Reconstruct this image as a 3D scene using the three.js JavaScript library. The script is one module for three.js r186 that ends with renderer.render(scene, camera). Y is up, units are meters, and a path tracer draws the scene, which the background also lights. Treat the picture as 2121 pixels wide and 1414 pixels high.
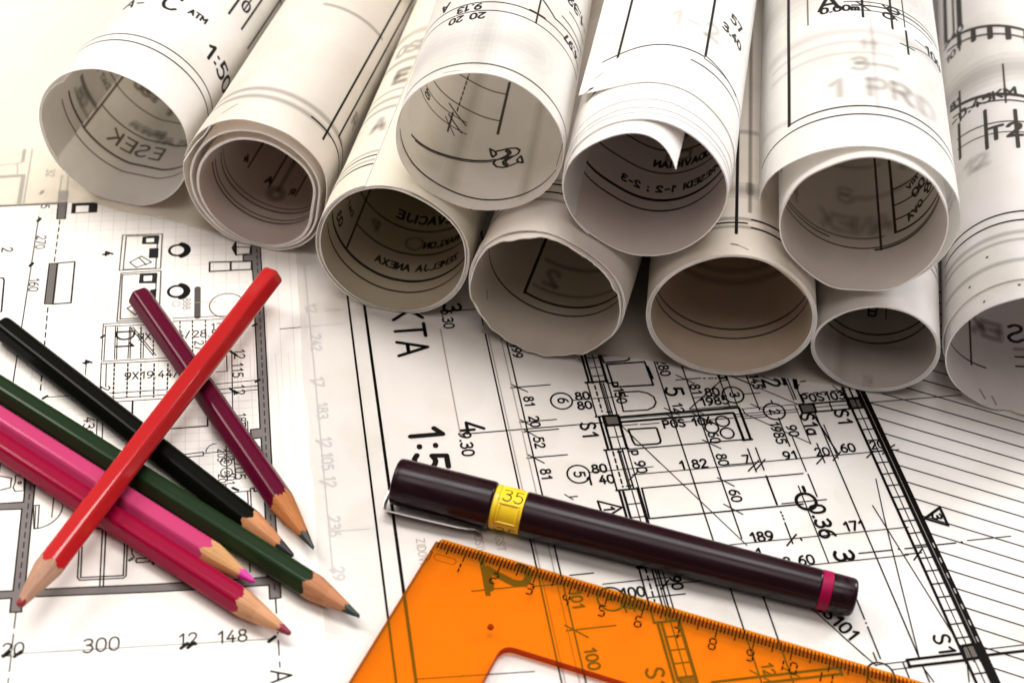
import * as THREE from 'three';
import { mergeGeometries } from 'three/addons/utils/BufferGeometryUtils.js';
import { RectAreaLightUniformsLib } from 'three/addons/lights/RectAreaLightUniformsLib.js';

// ---------------------------------------------------------------- camera, lamps, exposure (lengths below are millimetres times K)
const K = 0.001;
const scene = new THREE.Scene();
const camera = new THREE.PerspectiveCamera(27.406, 1024 / 682, 0.02, 20);
camera.position.set(0, 0.31322, 0.31365);
camera.up.set(-0.09770, 0.70420, -0.70325);
camera.lookAt(0, 0, 0);
camera.focus = 0.418; camera.userData.fStop = 13;
const renderer = new THREE.WebGLRenderer({ antialias: true });
renderer.toneMapping = THREE.LinearToneMapping;
renderer.toneMappingExposure = 1.0;
renderer.shadowMap.enabled = true;
scene.background = new THREE.Color(0.085, 0.074, 0.067);
RectAreaLightUniformsLib.init();
function lamp(name, x, y, z, w, h, power, color, tx = 0, ty = 0, tz = 0) {
  const l = new THREE.RectAreaLight(color, power, w, h); l.name = name; l.position.set(x, y, z); l.lookAt(tx, ty, tz); scene.add(l); return l;
}
lamp('ceiling_lamp', 0, 1.35, -0.36, 0.9, 0.5, 10.5, new THREE.Color(1.0, 0.98, 0.96));
lamp('left_window_lamp', -0.95, 0.95, -0.48, 0.5, 0.6, 13, new THREE.Color(1.0, 0.94, 0.86));
lamp('right_window_lamp', 0.95, 0.72, -0.70, 0.35, 0.6, 22, new THREE.Color(0.96, 0.975, 1.0));
lamp('room_lamp', -0.10, 1.3, 0.42, 0.8, 0.5, 4.0, new THREE.Color(1.0, 0.905, 0.865));

// ---------------------------------------------------------------- helpers
let seed = 7; const rnd = () => { seed = (seed * 16807) % 2147483647; return seed / 2147483647; };
const R = (d) => d * Math.PI / 180, smooth = (a, b, x) => { const t = Math.min(1, Math.max(0, (x - a) / (b - a))); return t * t * (3 - 2 * t); };
const used = {};
const numbered = (n) => { const k = used[n] = (used[n] ?? -1) + 1; return k ? n + '_' + String(k).padStart(3, '0') : n; };
function thing(name, label, category, pos = [0, 0, 0], turn = 0, group) {
  const o = new THREE.Group(); o.name = numbered(name); o.position.set(pos[0] * K, pos[1] * K, pos[2] * K); o.rotation.y = turn;
  o.userData = { label, category }; if (group) o.userData.group = group; scene.add(o); return o;
}
function part(name, geometry, material, parent, label) {
  const m = new THREE.Mesh(geometry, material); m.name = numbered(name); m.castShadow = m.receiveShadow = true; if (label) m.userData.label = label; parent.add(m); return m;
}
function geo(pos, idx, uv, groups) {          // positions in mm
  const g = new THREE.BufferGeometry(), p = new Float32Array(pos.length); for (let i = 0; i < pos.length; i++) p[i] = pos[i] * K;
  g.setAttribute('position', new THREE.BufferAttribute(p, 3)); if (uv) g.setAttribute('uv', new THREE.BufferAttribute(new Float32Array(uv), 2));
  g.setIndex(idx); if (groups) for (const [s, c, m] of groups) g.addGroup(s, c, m); g.computeVertexNormals(); return g;
}
const scaled = (g) => g.scale(K, K, K);

// ---------------------------------------------------------------- stroke lettering, as drawn with a drafting pen
const GL = {
  0: ['c.3,1 .52,.88 .6,.5 .52,.12 .3,0 .08,.12 0,.5 .08,.88'], 1: ['l.1,.76 .36,1 .36,0'], 2: ['s.03,.8 .14,.96 .34,1 .54,.87 .52,.62 .34,.38 .02,.01', 'l.02,0 .6,0'],
  3: ['s.03,.9 .28,1 .52,.88 .5,.64 .2,.54', 's.2,.54 .5,.48 .58,.24 .44,.04 .2,0 .01,.1'], 4: ['l.4,1 0,.3 .6,.3', 'l.42,.58 .42,0'],
  5: ['l.56,1 .12,1 .08,.56', 's.08,.56 .3,.64 .54,.5 .58,.26 .44,.04 .2,0 .01,.1'], 6: ['s.5,.99 .24,.86 .06,.56 .01,.28 .12,.06 .3,0 .5,.07 .59,.3 .5,.52 .3,.6 .1,.5'],
  7: ['l.02,1 .6,1 .2,0'], 8: ['c.3,1 .5,.92 .53,.74 .42,.58 .3,.54 .18,.58 .07,.74 .1,.92', 'c.3,.54 .5,.47 .6,.27 .5,.06 .3,0 .1,.06 0,.27 .1,.47'], 9: ['s.1,.01 .36,.14 .54,.44 .59,.72 .48,.94 .3,1 .1,.93 .01,.7 .1,.48 .3,.4 .5,.5'],
  A: ['l0,0 .32,1 .64,0', 'l.12,.34 .52,.34'], B: ['l0,0 0,1', 's0,1 .4,1 .52,.78 .4,.55 0,.54', 's0,.54 .46,.52 .6,.27 .46,.01 0,0'], C: ['s.58,.86 .42,.99 .16,.95 .01,.66 .01,.34 .16,.05 .42,.01 .58,.14'],
  D: ['l0,0 0,1', 's0,1 .34,.98 .58,.74 .58,.26 .34,.02 0,0'], E: ['l.54,1 0,1 0,0 .54,0', 'l0,.54 .44,.54'], F: ['l.54,1 0,1 0,0', 'l0,.54 .44,.54'], G: ['s.58,.86 .42,.99 .16,.95 .01,.66 .01,.34 .16,.05 .42,.01 .58,.16', 'l.58,.16 .58,.45 .34,.45'],
  H: ['l0,0 0,1', 'l.56,0 .56,1', 'l0,.54 .56,.54'], I: ['l.1,0 .1,1'], J: ['s.44,1 .44,.24 .3,.01 .1,.03 0,.2'], K: ['l0,0 0,1', 'l.54,1 0,.45', 'l.14,.58 .56,0'], L: ['l0,1 0,0 .5,0'], M: ['l0,0 0,1 .34,.4 .68,1 .68,0'], N: ['l0,0 0,1 .56,0 .56,1'],
  O: ['c.3,1 .52,.88 .6,.5 .52,.12 .3,0 .08,.12 0,.5 .08,.88'], P: ['l0,0 0,1', 's0,1 .42,.99 .56,.74 .42,.49 0,.48'], R: ['l0,0 0,1', 's0,1 .42,.99 .56,.76 .42,.52 0,.5', 'l.26,.5 .58,0'], S: ['s.54,.88 .32,1 .1,.92 .06,.7 .22,.56 .42,.46 .57,.26 .48,.06 .26,0 .02,.12'],
  T: ['l0,1 .6,1', 'l.3,1 .3,0'], V: ['l0,1 .3,0 .6,1'], X: ['l0,0 .56,1', 'l0,1 .56,0'], Z: ['l0,1 .56,1 0,0 .56,0'], a: ['c.26,.6 .46,.5 .5,.3 .44,.06 .24,0 .04,.1 0,.3 .06,.5', 'l.5,.6 .5,0'], p: ['l0,.62 0,-.3', 'c.26,.62 .46,.52 .5,.3 .44,.06 .24,0 .04,.08 0,.3 .04,.52'],
  m: ['l0,0 0,.6', 's0,.45 .16,.6 .3,.5 .3,0', 's.3,.45 .46,.6 .6,.5 .6,0'], '.': ['l.04,.03 .1,.03'], ',': ['l.1,.08 .02,-.14'], ':': ['l.08,.22 .12,.22', 'l.08,.72 .12,.72'], ';': ['l.08,.05 .04,-.1', 'l.08,.55 .1,.55'], '-': ['l.06,.45 .46,.45'], '/': ['l0,-.05 .42,1.02'],
};
const WID = { 1: .5, I: .2, '.': .16, ',': .16, ':': .22, ';': .22, M: .7, A: .66, ' ': .42 };
function glyph(ch) {                          // -> list of polylines in units of the letter height
  return (GL[ch] ?? []).map((d) => {
    const pts = d.slice(1).split(' ').map((q) => q.split(',').map(Number)), kind = d[0];
    if (kind === 'l') return pts;
    return new THREE.CatmullRomCurve3(pts.map(([x, y]) => new THREE.Vector3(x, y, 0)), kind === 'c').getPoints(pts.length * 5).map((v) => [v.x, v.y]);
  });
}
function lettering(text, cx, cy, h, rot = 0, mirror = false) {      // polylines of a text centred at (cx, cy)
  const out = []; let x = 0; const runs = [];
  for (const ch of String(text)) { runs.push([ch, x]); x += (WID[ch] ?? .62) + .2; }
  const w = x - .2, c = Math.cos(R(rot)), s = Math.sin(R(rot));
  for (const [ch, x0] of runs) for (const line of glyph(ch)) out.push(line.map(([gx, gy]) => { const px = (gx + x0 - w / 2) * h * (mirror ? -1 : 1), py = (gy - .5) * h; return [cx + px * c - py * s, cy + px * s + py * c]; }));
  return out;
}
// ---------------------------------------------------------------- printed sheets: a canvas with a map from the sheet's own millimetres
function plate(W, H, paper, map, pxmm, tex = 1) {
  const canvas = document.createElement('canvas'); canvas.width = W; canvas.height = H;
  const c = canvas.getContext('2d'); c.fillStyle = paper; c.fillRect(0, 0, W, H);
  for (let i = 0; i < 900 * tex; i++) {       // fibres and faint blotches of the paper
    const x = rnd() * W, y = rnd() * H, r = 8 + rnd() * 70; c.fillStyle = rnd() < .5 ? 'rgba(120,100,75,0.016)' : 'rgba(255,255,255,0.02)'; c.beginPath(); c.ellipse(x, y, r, r * (.4 + rnd()), rnd() * 3, 0, 7); c.fill();
  }
  for (let i = 0; i < (tex < 1 ? 5 : 50); i++) { c.fillStyle = 'rgba(70,60,50,' + (.1 + rnd() * .25) + ')'; c.beginPath(); c.arc(rnd() * W, rnd() * H, .5 + rnd() * 1.1, 0, 7); c.fill(); }
  c.lineCap = 'round'; c.lineJoin = 'round';
  return { canvas, c, map, pxmm, color: '#0d0b09' };
}
let pl;                                        // the sheet that is being drawn on
const INK = '#0d0b09';
const ink = (col = INK) => { pl.color = col; pl.soft = 0; };
function poly(pts, w, close, fill) {
  const c = pl.c; c.beginPath(); pts.forEach(([x, y], i) => { const [a, b] = pl.map(x, y); i ? c.lineTo(a, b) : c.moveTo(a, b); });
  if (close) c.closePath();
  if (fill) { c.fillStyle = fill; c.fill(); }
  if (w) for (const m of pl.soft ? [.8, 1.7, 2.8] : [1]) { c.strokeStyle = pl.color; c.lineWidth = w * pl.pxmm * (pl.bold ?? 1) * m; c.stroke(); }
}
const L = (x1, y1, x2, y2, w = .3) => poly([[x1, y1], [x2, y2]], w);
function D(x1, y1, x2, y2, w, on = 1.6, off = 1) { const n = Math.hypot(x2 - x1, y2 - y1); for (let t = 0; t < n; t += on + off) { const a = t / n, b = Math.min(1, (t + on) / n); L(x1 + (x2 - x1) * a, y1 + (y2 - y1) * a, x1 + (x2 - x1) * b, y1 + (y2 - y1) * b, w); } }
function A(x, y, r, a, b, w) { const p = []; for (let i = 0; i <= 40; i++) { const t = R(a + (b - a) * i / 40); p.push([x + r * Math.cos(t), y + r * Math.sin(t)]); } poly(p, w); }
const C = (x, y, r, w) => A(x, y, r, 0, 360, w);
function P(flat, w, close, fill) {
  const p = []; for (let i = 0; i < flat.length; i += 2) p.push([flat[i], flat[i + 1]]);
  if (fill !== 'hatch') return poly(p, w, close, fill);
  poly(p, w, 1, '#3a3631'); const c = pl.c; c.save(); c.beginPath(); p.forEach(([x, y], i) => { const [a, b] = pl.map(x, y); i ? c.lineTo(a, b) : c.moveTo(a, b); }); c.clip();
  const col = pl.color, xs = p.map((q) => q[0]), ys = p.map((q) => q[1]), x0 = Math.min(...xs) - 6, x1 = Math.max(...xs) + 6, y0 = Math.min(...ys);
  pl.color = '#b7aea4'; for (let x = x0; x < x1; x += .62) { L(x, y0, x + 4, y0 + 5, .16); L(x + 4, y0, x, y0 + 5, .1); } pl.color = col; c.restore(); poly(p, w, 1);
}
function T(text, x, y, h, rot = 0, w = .4) { for (const l of lettering(text, x, y, h, rot, pl.mirror)) poly(l, w); }
function texture(p, repeat) {
  const t = new THREE.CanvasTexture(p.canvas); t.colorSpace = THREE.SRGBColorSpace; t.magFilter = THREE.LinearFilter; t.wrapS = repeat ? THREE.RepeatWrapping : THREE.ClampToEdgeWrapping; t.wrapT = THREE.ClampToEdgeWrapping; return t;
}
const paperMat = (o) => new THREE.MeshPhysicalMaterial({ roughness: .85, specularIntensity: .35, thickness: 0, ...o });

// ---------------------------------------------------------------- table and flat sheets
{
  const g = new THREE.BoxGeometry(1.6, .03, 1.3); const m = new THREE.Mesh(g, new THREE.MeshStandardMaterial({ color: new THREE.Color(.62, .57, .5), roughness: .6 }));
  m.name = 'table_top'; m.position.set(0, -.0152, -.15); m.receiveShadow = true; m.userData = { kind: 'structure', label: 'pale table top under all the drawing sheets', category: 'table top' }; scene.add(m);
}
// a flat sheet: outline in its own (u, v) millimetres, turned by angle a about the origin, at height y
const toWorld = (u, v, a) => [u * Math.cos(a) - v * Math.sin(a), -(u * Math.sin(a) + v * Math.cos(a))];
function sheet(name, label, outline, a, y, th, front, side, uvBox, category = 'drawing sheet', lift) {
  const tris = THREE.ShapeUtils.triangulateShape(outline.map(([u, v]) => new THREE.Vector2(u, v)), []);
  const pos = [], uv = [], idx = [], n = outline.length;
  for (const top of [1, 0]) for (const [u, v] of outline) { const [x, z] = toWorld(u, v, a); pos.push(x, y - (top ? 0 : th) + (lift ? lift(u, v) : 0), z); uv.push((u - uvBox[0]) / (uvBox[1] - uvBox[0]), (v - uvBox[2]) / (uvBox[3] - uvBox[2])); }
  for (const [i, j, k] of tris) idx.push(i, j, k);
  const c0 = idx.length; for (const [i, j, k] of tris) idx.push(n + i, n + k, n + j);
  for (let i = 0; i < n; i++) { const j = (i + 1) % n, b = pos.length / 3; for (const q of [i, j, n + i, n + j]) { pos.push(pos[q * 3], pos[q * 3 + 1], pos[q * 3 + 2]); uv.push(0, 0); } idx.push(b, b + 2, b + 1, b + 1, b + 2, b + 3); }
  const g = geo(pos, idx, uv, [[0, c0, 0], [c0, idx.length - c0, 1]]);
  const m = new THREE.Mesh(g, [front, side]); m.name = numbered(name); m.castShadow = m.receiveShadow = true; m.userData = { label, category }; scene.add(m); return m;
}
const A1 = R(13.615), A2 = R(12.13);
const whitePaper = paperMat({ color: new THREE.Color(.9, .89, .88) });
sheet('blank_sheet', 'blank white sheet lowest in the pile, beneath the printed drawings', [[-420, -330], [420, -330], [420, 420], [-420, 420]], A1, .1, .1, whitePaper, whitePaper, [0, 1, 0, 1]);
// the white sheet with the office plan, left
const leftBox = [-210, 50, -160, 100];
pl = plate(2048, 2048, '#f0ece7', (u, v) => [(u + 210) / 260 * 2048, (100 - v) / 260 * 2048], 2048 / 260); pl.bold = 1.25;
ink('#d9d3cb'); for (let i = 0; i < 32; i++) L(-163 + i * 4.1, 74, -163 + i * 4.1 + .6, -15, .16); for (let i = 0; i < 20; i++) L(-190, 71.5 - i * 4.75, -82, 71 - i * 4.75, .16);
for (let i = 0; i < 20; i++) L(-113 + i * 3.9, 0, -112 + i * 3.9, -50, .16); for (let i = 0; i < 14; i++) L(-135, -12 - i * 3, -80, -13 - i * 3, .16);
ink();

P([-80.8,51.1,-77.8,50.4,-77.5,38.2,-77.2,20.2,-76.1,-46.3,-75.6,-63.1,-75.4,-68.9,-74.9,-85.1,-74.8,-90.2,-77.7,-90.4,-77.8,-85.9,-84.6,-85.8,-107.5,-85.3,-138.3,-83.9,-141.2,-83.8,-140.9,-88.3,-143.8,-88.2,-143.9,-83.8,-147.9,-83.7,-148.2,-81.3,-143.7,-81.5,-144.1,-54.5,-151.1,-54.2,-151.4,-52,-143.9,-52.1,-144.4,-33.2,-141.7,-33.5,-141.4,-45.7,-141.1,-63.8,-140.8,-78.4,-140.8,-81.5,-135.9,-81.7,-107.5,-82.8,-84.6,-83.3,-78.1,-83.3,-78.3,-64.4,-78.4,-57.8,-78.6,-46.1,-79,-34,-81.8,-34.2,-82,-30.6,-79.2,-30.4,-80.1,17.1,-80.2,31,-80.7,43,-83.4,43.4,-83.5,46.2,-80.7,46.3],.3,1,'#7b7573');
ink('#3a3638');D(-79,49,-77.5,-46.2,0.3,1.8,1.5);D(-76.9,-62.6,-76.9,-66.1,0.3,1.8,1.5);D(-76.4,-85.7,-76.3,-88.9,0.3,1.8,1.5);
D(-142.6,-42.8,-142.3,-82.3,0.3,1.8,1.5);ink();ink('#55504c');P([-122.8,58.7,-109.9,58.5,-110,41.4,-123,41.3],0.35,1);
P([-122.4,40,-109.8,40.3,-109.7,17.7,-122.5,17.6],0.35,1);P([-121.6,58.1,-111.3,57.8,-111.5,41.6,-121.8,41.7],0.35,1);
P([-121.9,39.2,-111.1,39.2,-111.2,18.5,-121.6,18.6],0.35,1);ink();P([-116.1,57.3,-111,57.5,-111.2,53.7,-116.2,54],0.3,1,'#2a2a2a');
P([-115.2,56.7,-112.3,56.8,-112.4,54.4,-115.2,54.5],0.2,1,'#f4f0ec');P([-113.7,51.3,-111.1,51.3,-111.1,46.8,-113.7,46.9],0.3,1,'#1c1f24');
P([-116.2,39.3,-111.1,39.2,-111.2,34.6,-116.4,34.9],0.3,1,'#2a2a2a');P([-115.3,38.3,-112.3,38.3,-112.4,35.5,-115.3,35.5],0.2,1,'#f4f0ec');
P([-112.7,31.3,-111.1,31.5,-111.3,27.9,-112.8,27.9],0.3,1,'#1c1f24');P([-119.9,45,-116.3,47.8,-112.9,44.6,-117.7,42.4],0.3,1);
L(-117,47.1,-114.6,43.4,0.3);P([-119.7,23.3,-118.2,24.6,-115.6,23,-117,20.1],0.3,1);C(-104.8,50,2.6,.7);A(-104.5,50,3.1,-70,70,1.5);
C(-104.6,30.1,2.6,.7);A(-104.3,30.1,3.1,-70,70,1.5);P([-94.3,43.4,-80.7,43,-80.8,39,-94.3,38.9],0.45,1);L(-87.5,43.2,-87.5,38.9,0.5);
P([-87,50,-85.8,53,-85.7,46.3],0.4,1,'#2a2a2a');P([-85.7,50.4,-81,49.9,-81.2,46.8,-85.7,46.4],0.35,1);ink('#55504c');L(-98,31,-97.9,18,1.6);
C(-88.7,22.5,5.5,0.3);ink();T('4',-127.1,49.8,3,-90,0.6);ink('#a8a09a');C(-104.6,24.3,1.2,0.25);T('888',-101.3,24.1,2.2,-90,0.35);
L(-99.1,24.6,-92.1,24.4,0.2);ink();L(-126.6,16.8,-110.6,16.8,0.22);L(-126.4,15.7,-110.5,15.4,0.22);L(-105.3,17.8,-88.3,17.8,0.22);
L(-105.3,16.4,-88.3,16.4,0.22);L(-126,0.5,-106.4,0.6,0.22);L(-125.8,-0.5,-106.3,-0.7,0.22);L(-123.1,-12.9,-106.7,-12.7,0.22);
L(-122.3,-15,-106.7,-14.8,0.22);L(-121.1,-16.5,-107,-16.3,0.22);L(-91.9,-11.6,-79.1,-10.8,0.22);L(-91.6,-13.9,-79.7,-13.3,0.22);
L(-90.8,-15.5,-79.8,-14.8,0.22);L(-126.6,16.8,-126.2,1,0.22);L(-125.8,15.7,-125.5,1,0.22);L(-122.8,15.2,-122.4,1.2,0.22);
L(-122.2,15.1,-121.8,1.1,0.22);L(-118.5,14.9,-118.4,1.2,0.22);L(-118.1,14.8,-117.8,1.2,0.22);L(-115,14.6,-114.6,1.1,0.22);
L(-114.2,11.8,-113.9,1.1,0.22);L(-126.2,0,-125.9,-10.7,0.22);L(-124.7,-0.6,-124.3,-10.3,0.22);L(-118.3,14.8,-110.8,1.7,0.22);
L(-117.6,14.8,-110.1,1.9,0.22);D(-122.3,-0.8,-121.9,-14.5,0.35,1.1,.8);D(-118.3,-1.1,-118,-14.8,0.35,1.1,.8);D(-114.4,-1.4,-114.1,-15.1,0.35,1.1,.8);
D(-110.5,-1.7,-110.2,-15.4,0.35,1.1,.8);D(-106.4,-2,-106.3,-15.8,0.35,1.1,.8);D(-103.2,16.2,-103.1,9.4,0.3,1,.8);D(-99.4,16.2,-99.1,1.6,0.3,1,.8);
D(-95.4,16.2,-95.2,5.1,0.3,1,.8);D(-115.1,14.6,-114.6,1.2,0.3,1,.8);D(-111.2,12.1,-110.9,2.5,0.3,1,.8);T('D1',-119.7,9.3,5.4,-90,0.5);
T('9X19.44/28.5',-106.9,-6.2,2.8,0,0.3);T('9X19.44/28.5',-103.8,10.3,2.8,0,0.3);T('12',-84.9,0.6,3,-90,0.3);T('115',-85.5,-6.2,3,-90,0.32);
T('12',-85.1,-14.4,3,-90,0.32);T('17',-92,13.2,2.6,0,0.28);T('2',-124.4,-10.8,2.6,-90,0.3);T('27',-97.2,5.2,2.6,-90,0.28);
L(-87.3,2.3,-87.1,-22.7,0.22);L(-87.9,2.1,-85.9,0.1,0.6);L(-87.9,-13.7,-85.9,-15.9,0.6);L(-80.7,12.7,-79.6,13.3,0.6);L(-80.2,-11.5,-79.1,-10.8,0.6);
L(-126.9,10.9,-125.9,11.7,0.6);P([-88.9,0.3,-88.7,-6.5,-92,-6.5],0.25,0);L(-116.2,-16.7,-116.1,-21.8,0.4);
P([-106.3,-28.4,-94.3,-28.2,-94.4,-25],0.35,0);A(-91.8,-38.1,2.9,90,180,.22);P([-101.5,-38.6,-95.5,-38.1,-95.4,-39.4,-101.4,-39.7],0.25,1);
L(-95.4,-38.6,-88,-38.3,0.22);T('205',-90.3,-39.8,2.1,-90,0.22);T('101',-87.8,-39.8,2.1,-90,0.22);C(-89,-42.3,1.6,0.22);T('8',-88.9,-42.3,1.4,-90,0.2);
C(-88.9,-46.2,1.6,0.22);T('9',-88.8,-46.2,1.4,-90,0.2);T('101',-87.7,-48.5,2.1,-90,0.22);T('205',-90.1,-49.2,2.1,-90,0.22);
T('705',-85.1,-45.8,2.8,-90,0.28);T('185',-84.6,-26.6,2.5,-90,0.25);L(-86.8,-40.3,-86.3,-49,0.22);L(-89,-36.4,-88.7,-49.3,0.2);
P([-83.5,-27.4,-82.8,-27.3,-82.7,-32.7,-83.4,-32.8],0.2,1);L(-81.3,-37.5,-79.1,-37.4,0.2);L(-106.9,-31.7,-107.2,-32.3,0.5);L(-87.2,-52,-85.7,-53,0.6);
L(-87.7,-53.7,-82.1,-53.5,0.22);L(-83.1,-53.6,-82.9,-59,0.25);L(-82.3,-52.7,-82.1,-59.7,0.25);
P([-82.1,-52.7,-81.3,-52.5,-81.2,-53.8,-80.5,-53.7],0.35,0);T('436',-128.2,-25.5,3,-90,0.28);L(-126,-23,-125.8,-29.3,0.22);
L(-124.4,-23.1,-124.1,-31.1,0.22);P([-141.1,-53.5,-139.6,-53.5,-139.3,-61.5,-140.3,-61.5],0.25,1);L(-140.5,-53.5,-140.1,-61.5,0.2);
A(-140.3,-54.6,7,-90,5,.25);L(-135.9,-51,-135.9,-58,0.22);P([-151.1,-42.2,-148,-43.2,-147.9,-46.6,-150.5,-47.3],0.25,0);
P([-147,-42.4,-144.6,-42.6,-144.2,-48,-146.5,-48.1,-147.2,-46.7,-146.8,-44.6],0.22,1);C(-145.6,-45.1,0.4,0.3);
P([-127.9,-66.7,-127.6,-78.8,-127,-79.7,-115.7,-80.1,-115.1,-79.4,-115.3,-67.3],0.3,0);P([-127.2,-66.8,-126.8,-78.9,-115.8,-79.3,-116,-67.2],0.3,0);
L(-122.1,-63.2,-121.7,-82.2,0.3);L(-121.2,-63.3,-120.8,-82.3,0.3);L(-128.1,-62.8,-117.5,-63.4,0.25);P([-113.9,-69.7,-114,-72,-113.2,-73.7],0.25,0);
P([-112.5,-74,-109.4,-74.1,-108.9,-74.8,-109.4,-75.4,-112.5,-75.4,-112.8,-74.6],0.3,1);P([-114.7,-74.3,-113.8,-73.7,-113.5,-74.1,-114.5,-74.7],0.25,1);
P([-108.6,-75.3,-108,-75.6,-108,-76.5,-108.4,-76.1],0.25,1);L(-144.8,-100.7,-76.5,-102.7,0.12);T('20',-141.9,-99.4,3.6,0,0.35);
T('300',-120.2,-100.2,3.9,0,0.35);T('12',-98.7,-100.7,3.6,0,0.35);T('148',-87.5,-100.9,3.5,0,0.35);L(-144,-101.3,-142.6,-100.1,0.75);
L(-141.3,-101.6,-139.9,-100.3,0.75);L(-100.3,-103.2,-98.8,-101.9,0.75);L(-98.6,-103.2,-97,-101.9,0.75);L(-78.2,-103.4,-76.6,-102.1,0.75);
D(-142.3,-88.5,-141.7,-150,0.25,4.6,1.8);D(-76.2,-90.5,-75.6,-111.2,0.3,4.4,2);T('A',-75.3,-113.9,5.2,-90,0.45);L(-82.8,-78.1,-82.7,-81.2,0.3);
L(-150.7,70,-151.6,-45,0.25);L(-150.8,101.3,-150.2,102.6,0.9);L(-151.1,82.1,-150.5,83.3,0.9);L(-150.8,67.7,-150.2,68.8,0.9);
L(-151.2,45.4,-150.6,46.5,0.9);T('270',-148.9,56.8,2.8,-90,0.28);T('160',-149.2,36.3,2.8,-90,0.28);T('2',-159.2,53.7,3.2,-90,0.35);
D(-143.7,67.7,-143.8,46.7,0.3,2.2,1.5);T('15',-149.1,76,2.6,-90,0.28);T('32',-148.8,93.2,2.6,-90,0.28);
P([-145.1,82.9,-142.2,83,-142,68.3,-144.8,68.4],0.3,1,'#6e6966');P([-140.2,76.2,-132.1,76.1,-132,71.2,-140.1,71.1],0.3,1,'#22221f');
P([-139.1,75,-134.6,75,-134.6,71.3,-139,71.2],0.2,1,'#f4f0ec');ink('#6e6a60');P([-167.4,91.8,-157.8,92.3,-157.8,76.8],1.2,0);
P([-168.1,98.1,-160.5,99.1,-159.9,93.1],0.3,0);P([-160.5,99.1,-156.2,101.2,-156.3,77.2],0.4,0);L(-166.4,101.6,-150.3,101.9,0.25);
L(-163.7,76.3,-145.1,76.6,0.9);L(-144.9,91.8,-144.9,83.1,0.3);L(-142.7,91.7,-142.6,83,0.3);ink();
P([-145.3,46.1,-142.7,46.1,-142.6,26.9,-145.2,27.2],0.3,1,'#6e6966');P([-142.7,46.1,-137.3,46.5,-137.1,27.1,-142.6,26.9],0.4,1);
D(-144,25.4,-143.1,-10.3,0.3,2.2,1.5);P([-161.1,40.3,-159,40.1,-158.6,38.8,-157.9,24.6,-159.3,24.3],0.4,0);T('4',-130.3,0.5,2.4,-90,0.5);
L(-141.7,-13,-125.9,-13.2,0.2);L(-130.6,1,-130.6,-4.6,0.2);L(-142.1,-13.5,-141,-12.6,0.6);L(-63.6,40.5,-60.8,-82.2,0.28);T('12',-62.2,19.4,3,-90,0.4);
T('242',-61.4,3.7,3,-90,0.4);T('17',-61.4,-13,3,-90,0.4);T('183',-60.8,-24.8,3,-90,0.4);T('12',-60.4,-37.2,3,-90,0.4);T('105',-60.3,-44.5,3,-90,0.4);
T('12',-59.9,-52.1,3,-90,0.4);T('236',-59.5,-68.1,3,-90,0.4);T('29',-59.3,-84,3,-90,0.4);L(-64.2,19.7,-62.9,18.7,0.6);L(-63.7,-12.2,-62.5,-13.1,0.6);
L(-63.1,-36.5,-61.9,-37.4,0.6);L(-62.7,-51.7,-61.5,-52.5,0.6);L(-61.4,-82.6,-60.3,-83.4,0.6);L(-61.2,-69.7,-49.9,-69.8,0.25);L(-58,18,-52.7,18,0.3);
L(-72.3,10.6,-52.2,11.7,0.22);

const leftMat = paperMat({ map: texture(pl), color: new THREE.Color(1, 1, 1) });
sheet('office_plan', 'white paper sheet with a printed office floor plan, lying under the coloured pencils', [[-235, -170], [48, -166], [48, 105], [-233, 108]], A2, .25, .12, leftMat, whitePaper, leftBox);
// the large tracing sheet with the house plan
const mainBox = [-70, 180, -175, 75];
pl = plate(2048, 2048, '#faf8f7', (u, v) => [(u + 70) / 250 * 2048, (75 - v) / 250 * 2048], 2048 / 250); pl.bold = 1.22;
L(-49.8,130,-49.8,-170,.5);L(-44.8,130,-44.8,-170,.7);L(-8,130,-8,-170,.35);L(-1.8,130,-1.8,-170,.35);L(-3.9,-20.1,8.5,-20.1,0.3);
L(-3.6,-34.3,7.7,-34.3,0.3);L(-2.9,-38.2,7.6,-38.2,0.3);L(-3.8,-48.3,8.3,-48.3,0.3);L(-3.6,-18.6,1,-22.3,0.3);L(-3.2,-33.3,0,-36.1,0.3);
L(-2.5,-37.5,1,-40.9,0.3);L(-3.5,-46.8,0.9,-50.7,0.3);T('81',0.8,-26.3,2.8,-90,0.45);T('20',1,-34.5,2.8,-90,0.45);T('52',0.9,-42.8,2.8,-90,0.45);
T('81',0.7,-54.9,2.8,-90,0.45);T('199',0.7,-4.6,2.8,-90,0.45);L(-22.3,-37.1,21.7,-37.1,0.3);T('4',-18.1,-34.9,7,-90,0.8);
T('9.30',-20.6,-41,3.4,-90,0.5);T('3',-16.8,16.6,5.5,-90,0.7);T('6.30',-19,11.7,3.2,-90,0.45);L(-21,15.2,-7.7,15.2,0.25);ink('#b9b0a6');
L(-21.9,7.4,-21.9,-37.3,0.3);ink();T('EKTA',-31.6,11.2,9.3,-90,0.95);T('1:50',-31.8,-45.1,9.5,-90,1.3);C(10.7,-27.1,3.3,0.4);C(10.1,-55.9,3.3,0.4);
T('6',11.2,-27,3,-90,0.45);T('5',10.4,-56,3,-90,0.45);L(13.9,-27.2,31.6,-27.2,0.25);L(13.1,-55.6,32.6,-55.6,0.25);T('80',17.5,-25.7,2.9,0,0.5);
T('80',17.4,-29.6,2.9,0,0.5);T('80',16.6,-54.5,2.9,0,0.5);T('1 40',16,-58.7,2.9,0,0.5);T('S1',16.7,-39.6,4.4,-90,0.6);L(20.7,40,20.7,-20.4,0.6);
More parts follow.
